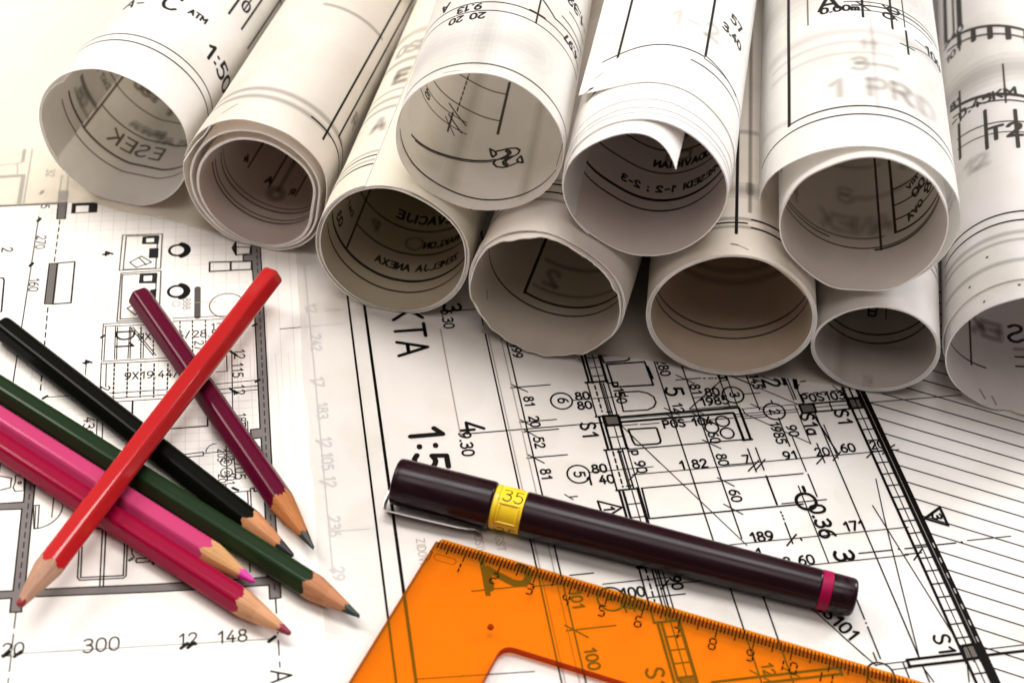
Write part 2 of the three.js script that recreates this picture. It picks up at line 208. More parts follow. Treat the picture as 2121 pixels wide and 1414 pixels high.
L(21.8,40,21.8,-20.7,0.6);L(24.2,40,24.2,-20.7,0.25);L(26.3,40,26.3,-20.9,0.7);L(19.6,-20.4,26.6,-20.4,0.6);L(22.4,-10.1,25.7,-10.1,0.3);
L(22.4,-14.3,25.7,-14.3,0.3);L(22.4,-18,25.7,-18,0.3);L(20.1,-20.1,20.1,-34.3,0.35);D(22.2,-21.9,22.2,-32.7,0.4,1.6,1);L(24,-21,24,-34,0.35);
L(24.5,-21.1,24.5,-34.1,0.25);L(25.1,-21.2,25.1,-34.1,0.35);L(26.5,-21.3,26.5,-34.6,0.35);L(23.6,-33.1,25.2,-33.1,0.4);
P([22.2,-34.5,26.7,-34.8,26.7,-38.5,22.3,-38.4],0.7,1,'hatch');L(19.8,-34.6,26.7,-34.6,0.5);L(20.8,-34.7,20.8,-47.6,0.6);L(22,-34.8,22,-47.6,0.6);
L(24.6,-38.8,24.6,-47.5,0.25);L(26.5,-38.5,26.5,-47.7,0.7);L(22.5,-43.1,26.3,-43.1,0.3);L(19.5,-47.8,26.9,-47.8,0.5);L(26.7,-35.5,64.6,-35.5,0.7);
L(27.1,-37.5,62.3,-37.5,0.7);L(64.7,-36,64.7,-48.5,0.7);L(62.5,-37.9,62.5,-48.6,0.7);L(62.2,-48.5,65.1,-48.5,0.6);L(26.7,-48.3,62.4,-48.3,0.35);
L(26.7,-36.2,51.7,-36.2,0.2);L(27.2,-38.9,31.8,-38.9,0.25);L(32.6,-39.1,38.5,-39.1,0.25);L(39.9,-39.5,61.7,-39.5,0.25);
T('POS 104',47.3,-39.8,2.9,0,0.5);C(58.1,-40.5,2.05,0.45);C(54.1,-42.7,2.05,0.45);C(58.2,-45.3,2.05,0.45);
P([28.6,-40.6,36.9,-40.8,37.3,-41.2,37.3,-45.9,36.9,-46.8,36,-47.1,30.1,-47,29.2,-46.6,28.9,-45.4],0.5,1);L(26.9,-39,34.9,-54.3,0.25);
P([27.8,-13.4,40.1,-13.5,40.5,-23.5,28,-23.1],0.5,1);
P([29.1,-25.4,35.4,-25.7,37.9,-26.7,39.4,-28.5,39.6,-30.7,38.5,-32.5,36.3,-33.5,28.7,-33.3],0.4,1);L(40.4,-15.8,40.8,-20.6,0.9);
P([26.8,-8,27.2,-12.6,34,-12.5,35.6,-11.9,35.4,-10.2],0.45,0);L(27.4,-9.6,34.1,-9.6,0.3);L(43.2,40,43.2,-84,0.35);L(51.5,40,51.5,-84,0.35);
L(41.6,-33.3,45.4,-36.6,0.3);L(41.8,-36.1,45.4,-39.5,0.3);L(48.7,-20.1,53.6,-24.3,0.3);L(48.1,-22.2,56.1,-22.2,0.3);L(50,-47.1,54.6,-51,0.3);
L(49.6,-36.2,53.1,-39.2,0.3);L(51.6,-35.5,53.5,-37.5,0.25);L(57.1,-22.4,57.5,-22.4,0.4);L(58.7,-22.6,59.1,-22.6,0.4);L(59.6,-22.7,59.9,-22.7,0.4);
L(60.7,-22.8,61,-22.8,0.4);T('280',45.5,-16.6,3,-90,0.45);T('5',46.4,-26.9,5.2,-90,0.7);T('81',53.4,-26.7,2.9,-90,0.45);
T('12',45.9,-33.7,2.9,-90,0.45);T('p150',29.2,-25.6,2.9,-90,0.45);T('60',53.8,-46.6,2.9,-90,0.45);T('80',58.2,-28.3,3,0,0.5);
T('1985',57.8,-32.1,3,0,0.5);L(51.8,-30.1,61.6,-30.1,0.25);L(61.9,-24.2,49.4,-34.4,0.3);L(49.3,-34.7,64.6,-34.7,0.25);L(64.9,-21.4,72,-26.8,0.25);
L(62.1,20,62.1,-23.2,0.7);L(64.3,20,64.3,-23.4,0.7);L(62.1,-22.9,64.4,-22.9,0.6);L(62,-23.9,62,-35.2,0.3);L(64.5,-23.7,64.5,-35.5,0.3);
L(61.9,-24,64.5,-24,0.3);C(64.4,-30.2,3.3,0.45);T('3',64.9,-30.3,2.8,-90,0.45);L(67.6,-30.3,73.1,-30.3,0.25);L(20,-47.9,20,-63.1,0.4);
D(22,-48.7,22,-62,0.4,1.6,1);L(23.7,-48.4,23.7,-62.7,0.4);L(24.2,-48.5,24.2,-62.7,0.25);L(25,-48.2,25,-62.8,0.4);L(26.5,-48.1,26.5,-62.8,0.3);
L(19.8,-63.1,26.5,-63.1,0.5);L(23.4,-48.9,25,-48.9,0.4);L(23.2,-61.8,24.8,-61.8,0.4);L(20.6,-63.6,20.6,-73.7,0.6);L(21.7,-63.8,21.7,-74.2,0.6);
L(24.3,-63.7,24.3,-75.3,0.25);L(26.2,-63,26.2,-76.3,0.8);L(22.2,-68.4,25.9,-68.4,0.3);L(22,-73.2,25.7,-73.2,0.3);T('7',61.1,-55.9,3,0,0.45);
T('80',53.9,-55.3,2.9,-90,0.45);T('1 82',44.7,-56,3,0,0.5);T('60',54,-68.9,2.9,-90,0.45);T('p 90',29,-53.2,2.9,-90,0.45);
P([27.4,-63.1,27,-74.1],0.45,0);L(27.3,-63.1,76.5,-63.1,0.35);L(27,-74.1,72.9,-74.1,0.4);L(25.7,-57.9,62.6,-57.9,0.25);L(24.5,-59.6,27.9,-56.7,0.3);
L(50.6,-61.8,54.6,-65.4,0.3);L(49.7,-71.5,54.2,-75.7,0.3);L(29,-43.1,52.3,-86.5,0.25);P([13.6,-66.3,20.1,-69.3,14,-72.7],0.5,1);
T('1',16.3,-69.3,2.9,-90,0.5);L(5.9,-63.9,8.1,-63.9,0.3);L(4.6,-62.8,6.7,-64.9,0.25);C(75.3,-38.3,3.3,0.45);T('2',75.4,-38.5,2.9,-90,0.45);
L(75.7,-33.7,75.7,-35.3,0.35);L(75.8,-41,75.8,-52.4,0.35);L(77.7,-49.1,77.7,-62.4,0.3);L(65.8,-38.2,82.6,-52.1,0.25);L(82.5,-36.6,82.5,-52.3,0.25);
L(70.9,20,70.9,-37.2,0.3);T('2',78,-26.6,5.2,-90,0.7);T('145',73.2,-25.5,2.8,-90,0.45);T('1985',73.8,-46.8,2.9,-90,0.45);
T('90',78.6,-46.6,2.9,-90,0.45);T('S1a',84.9,-44.7,4,-90,0.6);T('S1',96.1,-42.9,4.2,-90,0.6);T('POS103',92.7,-34,3,0,0.5);
P([83.9,-36.4,88.5,-36.5,88.4,-39.9,83.9,-40],0.6,1,'hatch');P([99.7,-35.7,104,-35.8,103.7,-39.7,99.4,-39.7],0.6,1,'hatch');
L(88.6,-36.4,99.5,-36.4,0.5);L(88.5,-39.8,99.3,-39.8,0.5);L(88.8,-38,99.4,-38,0.2);L(93.7,-36.5,93.7,-39.8,0.4);L(87.4,-27,89.1,-27,0.35);
L(90.6,-26.8,93,-26.8,0.35);L(86.6,-32,88.2,-32,0.35);L(90,-32.1,91.4,-32.1,0.35);L(92.5,-32.1,94.8,-32.1,0.35);L(96,-32,100.6,-32,0.35);
L(82.9,20,82.9,-34.3,0.3);L(83.7,20,83.7,-34.2,0.3);L(85.4,20,85.4,-36,0.35);L(82,10,82,-27.8,0.5);L(82.5,10,82.5,-27.8,0.35);L(86,-25,85.3,-29.4,1.2);
L(64.6,-21.3,83.6,-36.2,0.25);L(75.7,-23.2,81.7,-27.7,0.25);L(85.3,-29.4,86.7,-28.1,0.3);L(60.3,-34.8,64.4,-34.8,0.2);L(65.4,-36.2,83.8,-36.2,0.2);
L(62.9,-38.2,83.1,-38.2,0.2);L(63,-39.2,82.7,-39.2,0.2);L(65.1,-40.1,72.2,-40.1,0.25);L(68.9,-34.5,72.2,-37.5,0.25);L(65.7,-36.4,65.9,-38.2,0.35);
L(99.8,20,99.8,-35.7,0.35);L(101.9,20,101.9,-35.3,0.25);L(96.6,-28.2,99.1,-33.8,0.25);T('91',74.8,-55.9,3,0,0.5);T('20',85,-55.6,2.9,0,0.45);
T('60',93.3,-55,3,0,0.5);T('20',102.8,-54.8,2.9,0,0.45);L(53.7,-57.4,108.8,-57.4,0.28);L(60.4,-60.4,64.7,-56.8,0.35);L(62.9,-60.1,66.7,-56.6,0.35);
L(81.8,-60,85.4,-56.9,0.35);L(87.2,-59.3,90.6,-56.2,0.35);L(97.8,-59.4,100.8,-57,0.35);L(103.1,-58.6,105.2,-57,0.35);L(106.4,-56.3,108.2,-55.4,0.35);
L(62.7,-52,62.7,-60.9,0.35);L(65.2,-51.9,65.2,-60.5,0.35);L(84.4,-52.3,84.4,-59.8,0.35);L(89,-45.3,89,-58.6,0.3);L(87.1,-40.9,89.6,-57.1,0.45);
L(77.9,-63.5,77.9,-71.9,0.35);L(65.2,-62.8,65.2,-73.4,0.5);C(74.1,-73.3,2.9,0.8);L(66.7,-73.3,80.3,-73.3,0.3);L(73.6,-67.5,73.6,-95.1,0.3);
L(74.9,-68,74.9,-69.5,0.8);T('0.36',76.5,-80.8,4.4,-90,0.7);L(65.5,-76.1,65.5,-76.5,0.4);L(65.6,-77.3,65.6,-77.7,0.4);L(65.5,-78.5,65.6,-78.9,0.4);
L(65.5,-80,65.5,-87.4,0.35);L(68.3,-85.9,68.4,-86.5,0.5);L(46.9,-85.7,100.9,-85.7,0.25);L(63.6,-87.9,67.5,-84.4,0.4);T('189',57.3,-84,3.1,0,0.55);
T('171',85.2,-83.4,3,0,0.55);T('3',78.8,-93.3,5.4,-90,0.8);T('2 60',65.4,-93.3,3,0,0.5);T('1',54.9,-89.4,3,0,0.5);L(83.3,-92.9,93.2,-92.9,0.35);
L(95.2,-92.8,95.4,-92.9,0.4);L(66.6,-95.1,97.2,-95.1,0.28);L(97.1,-92.9,104.8,-92.9,0.35);L(106.9,-92.7,112.6,-92.7,0.35);
L(114.4,-92.6,114.6,-92.6,0.4);L(116.4,-92.3,129.7,-92.3,0.3);L(96.3,-94.8,101.4,-94.8,0.28);L(98.2,-97,102,-93.6,0.35);L(87.8,-40,87.8,-127.7,0.35);
L(95,-81.9,87.8,-127.7,0.28);L(93.2,-77,100.3,-125.1,0.28);L(95,-81.9,97.7,-67.5,0.25);L(77.3,-107.6,77.3,-114.1,0.35);L(77.3,-115.2,77.3,-115.4,0.4);
L(77.3,-116.5,77.3,-126.4,0.35);P([100.6,-125.5,104.8,-125.3,104.6,-129.5,100.1,-129.6],0.7,1,'hatch');L(84.3,-127.7,99.9,-127.7,0.7);
L(84.1,-129.7,100.1,-129.7,0.7);L(84.3,-127.8,84.3,-129.9,0.7);L(106.8,-129,118.8,-129,0.7);L(106.8,-127.2,119.6,-127.2,0.25);
L(100.2,-129.6,100.2,-170,0.7);L(104.6,-129.5,104.6,-170,0.7);L(106.3,-129.5,106.3,-170,0.7);L(102.5,-129.7,102.5,-170,0.25);
L(100.7,-134,104.7,-134,0.35);L(100.2,-130.4,98.4,-136.1,0.3);T('S1',96.2,-124.3,4.4,-90,0.6);C(75.6,-131,3.6,0.4);L(75.4,-128.1,84.1,-128.1,0.25);
L(78.9,-130,84,-130,0.25);L(76,-124.4,76,-126.9,0.35);L(82.9,-128.2,82.9,-132.8,0.35);L(87.8,-130.1,87.8,-134.8,0.35);L(87.7,-130.1,89,-134.9,0.3);
L(69.1,-117.9,75.4,-128.3,0.3);L(100,20,100,-130.5,0.7);L(102.2,20,102.2,-130.5,0.25);L(104.1,20,104.1,-130.5,0.5);L(106,-37.9,137.3,-37.9,0.25);
for(let k=-14;k<19;k++){const v=-44.1-4.38*k;if(v>-36||v<-39)L(100.2,v,104,v,.35)}for(let k=-9;k<18;k++){const v=-26.1-6.33*k;L(106.2,v+1,190,v-45.5,.32)}L(105.7,20,105.7,-170,1.7);L(104.3,20,104.3,-170,.6);
ink('#d8d2cc');L(105.05,20,105.05,-125,.16);for(let k=0;k<7;k++)L(105.9,-92-k*5.2,105.9,-93.4-k*5.2,.35);ink();
P([106.9,-83.3,112.9,-80,112.8,-86.5],0.7,1);T('3',110.8,-83.1,2.8,-90,0.55);L(20,-90,20,-108.1,0.4);D(21.8,-90.6,21.8,-101.5,0.4,1.6,1);
L(23.5,-90.9,23.5,-107.7,0.4);L(24.4,-91.2,24.4,-107.8,0.25);L(25.1,-91.5,25.1,-107.9,0.4);L(26.3,-91.8,26.3,-108.1,0.3);L(19.7,-90.2,30.2,-90.2,0.8);
L(20,-108.2,26.5,-108.2,0.6);L(20.9,-108.5,20.9,-170,0.6);L(22,-108.7,22,-126,0.6);L(24.5,-108.6,24.5,-124.8,0.25);L(26.8,-108.2,26.8,-126.9,0.8);
L(22.3,-112.9,26.1,-112.9,0.35);L(22.5,-117,26.2,-117,0.35);L(22.6,-121,26.3,-121,0.35);
P([22.5,-125.3,26.7,-125.3,26.8,-128.8,22.5,-128.9],0.6,1,'hatch');L(0.6,-90.5,7.2,-90.5,0.3);L(9,-94.4,27.3,-94.4,0.25);T('100',16.5,-98,3,0,0.5);
T('90',29.2,-96.4,2.9,-90,0.5);L(23.2,-96.6,36.5,-96.6,0.25);L(24.4,-98,27.3,-95.3,0.4);L(20.1,-100.2,30.7,-100.2,0.28);
T('S1',16.6,-124.7,4.6,-90,0.6);ink('#bdb5b0');L(-7.1,30,-7.1,-170,0.3);L(-3.4,30,-3.4,-170,0.3);ink();L(-22.9,-80.8,-22.9,-94.1,0.55);
L(-22.2,-80.8,-22.2,-94.2,0.55);T('2',-16.1,-88.9,11,-90,1.7);L(-26.7,-92.4,-13.5,-92.4,0.28);L(-12.1,-92.6,-11.8,-92.6,0.4);
L(-10.7,-92.9,-2,-92.9,0.25);T('101',1,-98.3,2.9,-90,0.5);T('100',1.3,-116.8,3,-90,0.5);L(-3.8,-107.7,9.6,-107.7,0.3);L(-3.8,-106,1.5,-110.4,0.35);
C(10.2,-99.4,3.7,0.45);T('4',10.8,-99.1,3,-90,0.5);T('80',14.7,-100.9,3,0,0.5);T('140',15.5,-102.4,3,0,0.5);L(-44.9,-117.1,-14.3,-118.7,0.2);
ink('#cfc6c0');T('ZIDOVI',-38.3,-77.9,2.2,-90,0.3);T('VGST',-16.5,-76.9,2.2,-90,0.3);T('NOSIVI',-22.2,-77,2.2,-90,0.3);ink();
L(43.5,-99.8,43.5,-170,0.35);L(51.8,-103.1,51.8,-170,0.35);T('12',46.5,-125.8,2.9,-90,0.45);L(30.7,-127.6,65.4,-127.6,0.6);
L(44.3,-129.5,65.3,-129.5,0.6);L(65.4,-127.8,65.4,-129.8,0.6);L(41.6,-125.5,46.3,-129.5,0.3);L(50.7,-126,54,-129,0.3);L(63.7,-108.4,73.3,-125,0.3);
T('POS101',69,-112.2,3.6,-61,0.6);

const mainMat = paperMat({ map: texture(pl), color: new THREE.Color(1, 1, 1), transmission: .52, roughness: .2 });
const tracing = paperMat({ color: new THREE.Color(.96, .95, .93), transmission: .85, roughness: .2 });
sheet('house_plan', 'large tracing paper sheet with an inked house floor plan, under the pen and set square',
  [[-68.5, -170], [-67.4, -130], [-66.8, -105], [-66.3, -92], [-66.8, -80], [-66.5, -70], [-66, -52], [-66.4, -41], [-65.7, -23], [-66.4, -12], [-65.6, 13], [-65.1, 46], [-65, 120], [230, 120], [230, -175]], A1, .45, .1, mainMat, tracing, mainBox);

// loose translucent sheets that come out under the rolls
function loose(name, label, edge, back, y, col, T, up) {        // edge: front edge in world x, z (mm), from left to right
  const curve = new THREE.CatmullRomCurve3(edge.map(([x, z]) => new THREE.Vector3(x, 0, z))), n = 60, rows = [0, .4, 1, 2, 4, 8, 14, 24, 60, back], pos = [], idx = [], th = .12;
  for (const side of [1, 0]) for (let i = 0; i <= n; i++) { const p = curve.getPoint(i / n); rows.forEach((r) => pos.push(p.x + r * .12, y + up * Math.exp(-r / 5) * (.6 + .4 * Math.sin(i * .35)) - (side ? 0 : th), p.z - r)); }
  const m = rows.length, N = (n + 1) * m;
  for (let i = 0; i < n; i++) for (let j = 0; j < m - 1; j++) { const a = i * m + j, b = a + m; idx.push(a, b, a + 1, b, b + 1, a + 1); idx.push(N + a, N + a + 1, N + b, N + b, N + a + 1, N + b + 1); }
  for (let i = 0; i < n; i++) { const a = i * m, b = a + m; idx.push(a, N + a, b, b, N + a, N + b); }
  const o = new THREE.Mesh(geo(pos, idx), paperMat({ color: col, transmission: T, roughness: .3, side: THREE.DoubleSide })); o.name = numbered(name); o.castShadow = o.receiveShadow = true; o.userData = { label, category: 'paper sheet' }; scene.add(o);
}
loose('tracing_sheet', 'cream translucent sheet reaching out under the leftmost rolls over the office plan', [[-260, -24], [-176, -40], [-160.9, -43.6], [-146.9, -46.4], [-141, -44.6], [-136, -43.4], [-122.7, -42], [-110.4, -39], [-98.4, -36.3], [-86.7, -34.4], [-73.4, -32.6], [-50, -26], [-30, -18]], 330, .52, new THREE.Color(.975, .955, .91), .8, .15);
loose('tracing_sheet', 'thin translucent sheet edge under the middle bottom rolls, veiling the house plan', [[-10, -2], [8, 2], [20.8, 2.7], [36.8, 2.7], [52.1, 3.8], [64.3, 5], [76.5, 4.9], [91.7, 5], [106.8, 6.5], [117, 7.5]], 320, .62, new THREE.Color(.92, .89, .84), .68, .1);

// ---------------------------------------------------------------- rolled drawings
// A paper shell: angles in degrees seen from the mouth (0 right, 90 top), s in mm into the roll; group 0 outside, 1 inside, 2 cut edges.
function shell(o) {
  const { r, th = .25, p0 = -180, p1 = 180, len = 400, rad = () => 0, mouth = () => 0, ox = 0, oy = 0 } = o, n = Math.ceil((p1 - p0) / 2.5), S = [0, .3, 1, 2.5, 5, 9, 15, 24, 40, 70, 120, 200, len], m = S.length, pos = [], uv = [], idx = [], N = (n + 1) * m;
  for (const side of [0, 1]) for (let i = 0; i <= n; i++) {
    const p = p0 + (p1 - p0) * i / n, c = Math.cos(R(p)), s = Math.sin(R(p)), s0 = mouth(p);
    for (const t of S) { const z = s0 + t * (1 - s0 / len), q0 = Math.min(r + rad(p, z), s < -.2 && o.floor ? (o.floor + oy) / -s : 1e9), q = q0 - (side ? th : 0); pos.push(ox + q * c, oy + q * s, -z); uv.push((p + 180) / 360, 1 - z / (side ? 80 : 160)); }
  }
  for (const side of [0, 1]) for (let i = 0; i < n; i++) for (let j = 0; j < m - 1; j++) { const a = side * N + i * m + j, b = a + m; side ? idx.push(a, b, a + 1, b, b + 1, a + 1) : idx.push(a, a + 1, b, b, a + 1, b + 1); }
  const half = n * (m - 1) * 6, edge = idx.length;
  const quad = (a, b, c, d) => { const k = pos.length / 3; for (const q of [a, b, c, d]) { pos.push(pos[q * 3], pos[q * 3 + 1], pos[q * 3 + 2]); uv.push(.5, .5); } idx.push(k, k + 1, k + 2, k + 2, k + 1, k + 3); };
  for (let i = 0; i < n; i++) { const a = i * m, b = a + m; quad(a, b, N + a, N + b); }
  for (let j = 0; j < m - 1; j++) { quad(j, N + j, j + 1, N + j + 1); const a = n * m + j; quad(a, a + 1, N + a, N + a + 1); }
  return geo(pos, idx, uv, [[0, half, 0], [half, half, 1], [edge, idx.length - edge, 2]]);
}
const harmonics = (h) => (p) => { let v = 0; for (let k = 0; k < h.length / 2; k++) v += h[2 * k] * Math.cos((k + 2) * R(p)) + h[2 * k + 1] * Math.sin((k + 2) * R(p)); return v; };
// print on a roll: outside and inside canvases, drawn with (angle, depth)
function rollPlate(r, paper, inside) {
  const H = inside ? 512 : 1024, span = inside ? 80 : 160, k = r * Math.PI / 180;
  pl = plate(1024, H, paper, inside ? (x, y) => [(x / k - 90 + 180) / 360 * 1024, y / span * H] : (x, y) => [(90 - x / k + 180) / 360 * 1024, y / span * H], H / span, inside ? .25 : .5);
  pl.color = '#27241f'; pl.k = k; pl.inside = inside; pl.mirror = inside; pl.X = (p) => inside ? (p + 90) * k : (90 - p) * k; return pl;
}
const arc = (s, p0, p1, w = .35) => { w *= 1.1; const pts = []; for (let i = 0; i <= 60; i++) { const p = p0 + (p1 - p0) * i / 60; pts.push([pl.X(p), typeof s === 'number' ? s : s[0] + (s[1] - s[0]) * i / 60]); } poly(pts, w); };
const ax = (p, s0, s1, w = .35) => L(pl.X(p), s0, pl.X(p), s1, w * 1.05);
const seg = (p0, s0, p1, s1, w = .35) => L(pl.X(p0), s0, pl.X(p1), s1, w * 1.05);
const word = (t, p, s, h, rot = 0, w = .45) => T(t, pl.X(p), s, h, rot, w);
const ghost = (a) => { ink('rgba(70,62,52,' + a * .42 + ')'); pl.soft = 1; };      // ink that shows through a layer of paper, blurred

const rollGroup = 'rolled drawings stacked behind the floor plans';
// where two rolls press on each other, or on the table, both shells give way
const SPOTS = [[-135.7, 27.5, -47.3, 26.8, 81], [-86.1, 26.3, -31.9, 25.6, 80.7], [-39.3, 25.9, -7.7, 25.2, 84], [-14.8, 69.1, -8.6, 24.4, 86.4], [8.6, 25.2, 4.3, 24.49, 78.5], [32.7, 66.8, 2.2, 23.75, 83], [64.8, 25.8, 6.7, 25.09, 86.8], [96, 62.5, 3.4, 24, 86], [110.1, 19.1, 7.2, 18.36, 82.7], [154.8, 25.3, 10.8, 24.6, 82.3]];
function dents(spec) {
  const me = SPOTS.findIndex((q) => q[0] === spec.at[0]), [x, y, z, r, th] = SPOTS[me], cs = Math.cos(R(th)), sn = Math.sin(R(th)), hm = harmonics(spec.harm), memo = new Map();
  const at = (s) => {
    const key = Math.round(s * 2); if (memo.has(key)) return memo.get(key);
    const out = [], px = x + cs * s, pz = z - sn * s;
    SPOTS.forEach(([x2, y2, z2, r2, th2], k) => {
      if (k === me) return; const t = (z2 - pz) / Math.sin(R(th2)); if (t < -3) return; const qx = x2 + Math.cos(R(th2)) * t, dx = (qx - px) * sn, dyy = y2 - y, d = Math.hypot(dx, dyy), ang = Math.atan2(dyy, dx) / Math.PI * 180;
      const gap = d - r - r2 - Math.max(0, hm(ang)) - .9; if (gap < 0) out.push([ang, Math.min(4.5, -gap * .55)]);
    });
    memo.set(key, out); return out;
  };
  return (p, s) => { let v = 0; for (const [a, w] of at(s)) { const d = ((p - a + 540) % 360) - 180; v -= w * Math.exp(-((d / 24) ** 2)); } return v; };
}
function roll(spec) {
  const t = thing('rolled_drawing', spec.label, 'paper roll', spec.at, R(spec.th - 90), rollGroup);
  const hm = harmonics(spec.harm), dent = dents(spec), tint = spec.paper, Tm = spec.T ?? .3;
  const outer = rollPlate(spec.r, tint, false); spec.outside?.(); const outT = texture(outer, true);
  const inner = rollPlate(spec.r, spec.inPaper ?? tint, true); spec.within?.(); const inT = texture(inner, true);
  const rough = .8;
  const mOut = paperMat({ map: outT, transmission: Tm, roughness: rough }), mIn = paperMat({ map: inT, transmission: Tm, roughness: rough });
  const plain = paperMat({ color: new THREE.Color(tint).multiplyScalar(.97), transmission: Tm, roughness: rough }), cut = paperMat({ color: new THREE.Color(.97, .95, .92) });
  const L_ = spec.layers;
  L_.forEach((l, i) => {
    const base = spec.r + (l.dr ?? 0), jig = l.jig ?? .25, ph = i * 2.1 + spec.at[0];
    const g = shell({ r: base, th: l.t ?? .28, p0: l.p0, p1: l.p1, floor: spec.at[1] - .8, ox: l.ox, oy: l.oy, len: spec.len ?? 400,
      rad: (p, z) => (l.free ? 0 : dent(p, z)) + hm(p) * Math.exp(-Math.max(0, z) / 260) + (l.rad ? l.rad(p, z) : 0) + .12 * Math.sin(R(3 * p) + z * .05 + spec.at[0]),
      mouth: (p) => (l.s ?? 0) + (l.mouth ? l.mouth(p) : 0) + jig * (.5 * Math.sin(R(2 * p) + ph) + .3 * Math.sin(R(5 * p) + 2 * ph) + .2 * Math.sin(R(11 * p) + ph)) });
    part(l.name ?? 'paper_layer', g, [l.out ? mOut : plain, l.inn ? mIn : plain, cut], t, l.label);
  });
  return t;
}
const lay = (x) => ({ ...x });
roll({ label: 'leftmost translucent paper roll with 1:50 and a large C printed on its outside', at: [-135.7, 27.5, -47.3], r: 26.8, th: 81, harm: [-0.45, 0.81, 0.03, 0.31, 0.09, 0.07, 0, 0.07], paper: '#f8f5f1', T: .42,
  layers: [{ out: 1, inn: 1, p0: -195, p1: 168, jig: .3 }, { dr: -.5, inn: 1, s: .6, p0: -232, p1: -150, rad: (p) => p < -200 ? -(((-200 - p) / 32) ** 2) * 1.4 : 0 }],
  outside() {
    arc(17.2, -30, 200, .5); arc(21, -30, 200, .45); ink(); word('1:50', 25, 33.6, 6.5, 0, 1.1); word('C', 80, 43.4, 8, 0, 1.1); word('ATM', 60, 43, 2.6, 0, .6); word('A-', 106, 41, 5, 0, .8);
    ax(44, 54.5, 160, .7); ax(29.5, 55, 160, .7); ax(14, 54.5, 160, .7); ax(36.5, 62, 75, .5); word('0', 36.5, 64.7, 5, 0, .8); ax(36.5, 95, 160, .6); arc(88, 5, 30, .7); arc(100, 10, 44, .5); word('PROJEKAT', 95, 62, 6, 0, .9); word('Z', 112, 68, 7, 0, .9); ghost(.12); arc(60, 60, 160, 2); arc(75, 50, 150, 3);
  },
  within() {
    ink('#6f675e'); arc(15.2, -180, 20, .5); arc(20.2, -180, 20, .9); ax(-147, 20.4, 80, .7); arc(34.5, -147, 20, .6); arc(47, -180, 20, .5); word('ESEK', -108, 28, 6.4, 0, .8); ghost(.22); word('BRANA', -108, 38.5, 3, 0, .8); word('PLAN', -85, 36, 3.5, 0, .8); word('03', -165, 27, 4, 0, 1); word('DATUM', -162, 42, 2.4, 0, .5); arc(24.5, -175, -150, .8); ghost(.5); word('41', -95, 54, 6, 0, .9); word('1:50', -125, 56, 4, 0, .8); arc([30, 31], -180, -150, .9);
  } });
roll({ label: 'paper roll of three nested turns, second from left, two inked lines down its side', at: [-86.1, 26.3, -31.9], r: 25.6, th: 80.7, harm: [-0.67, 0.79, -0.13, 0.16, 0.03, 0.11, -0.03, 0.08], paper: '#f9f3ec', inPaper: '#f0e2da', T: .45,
  layers: [{ out: 1, p0: -190, p1: 165, jig: .5, t: .3 }, { dr: -2.3, oy: -1.8, ox: -.1, s: .2, t: .7 }, { dr: -4.2, oy: -3.4, ox: -.2, s: .8, inn: 1, jig: .4, t: .9 }],
  outside() { ghost(.28); arc(12.8, 40, 200, .9); arc(17, 25, 200, .9); ink(); arc(12.9, -20, 56, .6); ax(41.3, 8.9, 160, .7); ax(30.6, 17, 160, .7); arc(16.9, -20, 30.6, .6); ghost(.3); word('R', 22, 31, 5, 0, .7); arc(70, 40, 90, .7); ax(60, 90, 160, 1.2); ghost(.15); arc(100, 20, 150, 3); ink('#8d8478'); seg(118, 5, 108, 8.5, .4); },
  within() { ink('#55453a'); arc(11.6, -180, 20, .55); arc(17.4, -180, 20, .55); arc(13.4, -180, -20, .4); arc(19.6, -180, -30, .4); for (const [p, a] of [[-136, 29.7], [-110, 27.5], [-83, 27]]) ax(p, a, 80, .6); word('4', -142, 32, 3.6, 0, .9); word('A', -113, 31, 3.6, 0, .9); word('R', -88, 29, 3, 0, .8); ghost(.35); C(pl.X(-101), 26, 2.6, 1.4); ax(-101, 28, 60, .8); } });
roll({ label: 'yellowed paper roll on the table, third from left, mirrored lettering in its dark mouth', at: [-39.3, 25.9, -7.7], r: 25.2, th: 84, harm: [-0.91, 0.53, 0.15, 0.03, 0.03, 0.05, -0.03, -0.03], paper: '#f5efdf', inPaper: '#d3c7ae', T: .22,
  layers: [{ out: 1, p0: -250, p1: 78, t: .35, jig: .35 }, { dr: -.5, s: .5, t: .4, p0: -200, p1: 190 }, { dr: -1.05, s: .15, inn: 1, t: .45, jig: .3 }],
  outside() { ink(); arc(15.8, 30, 180, .55); arc(11.2, 30, 180, .6); ghost(.3); arc(13.4, 30, 180, .5); arc(18, 60, 180, .5); word('A', 119, 33, 6, 0, 1.2); word('N', 101, 34, 5, 0, .9); ghost(.5); word('E', 116, 60, 7, 0, 1.2); ghost(.3); arc(42, 90, 180, .8); arc(47, 90, 180, .8); arc(52, 90, 180, .5); word('OSNOVA', 100, 78, 6, 0, 1); arc(70, 90, 180, 1.2); ghost(.2); arc(88, 80, 180, 2); },
  within() { ink('#241f14'); arc(8.8, -180, 20, .6); arc(14.2, -180, 20, 1); ax(-141, 14, 80, .7); arc(27.4, -141, 20, .55); arc(39.6, -180, 20, .55); word('ZEMELJA ANEXA', -79, 20.7, 3, 0, .7); word('NAKLON', -66, 32.4, 3, 0, .7); word('ELEVACIJE', -80, 45.5, 4, 0, .9); word('03', -163, 19, 3.4, 0, .8); word('DATUM', -160, 28, 2.4, 0, .5); ghost(.35); C(pl.X(-90), 33, 3, .5); word('P', -125, 34, 4, 0, .8); } });
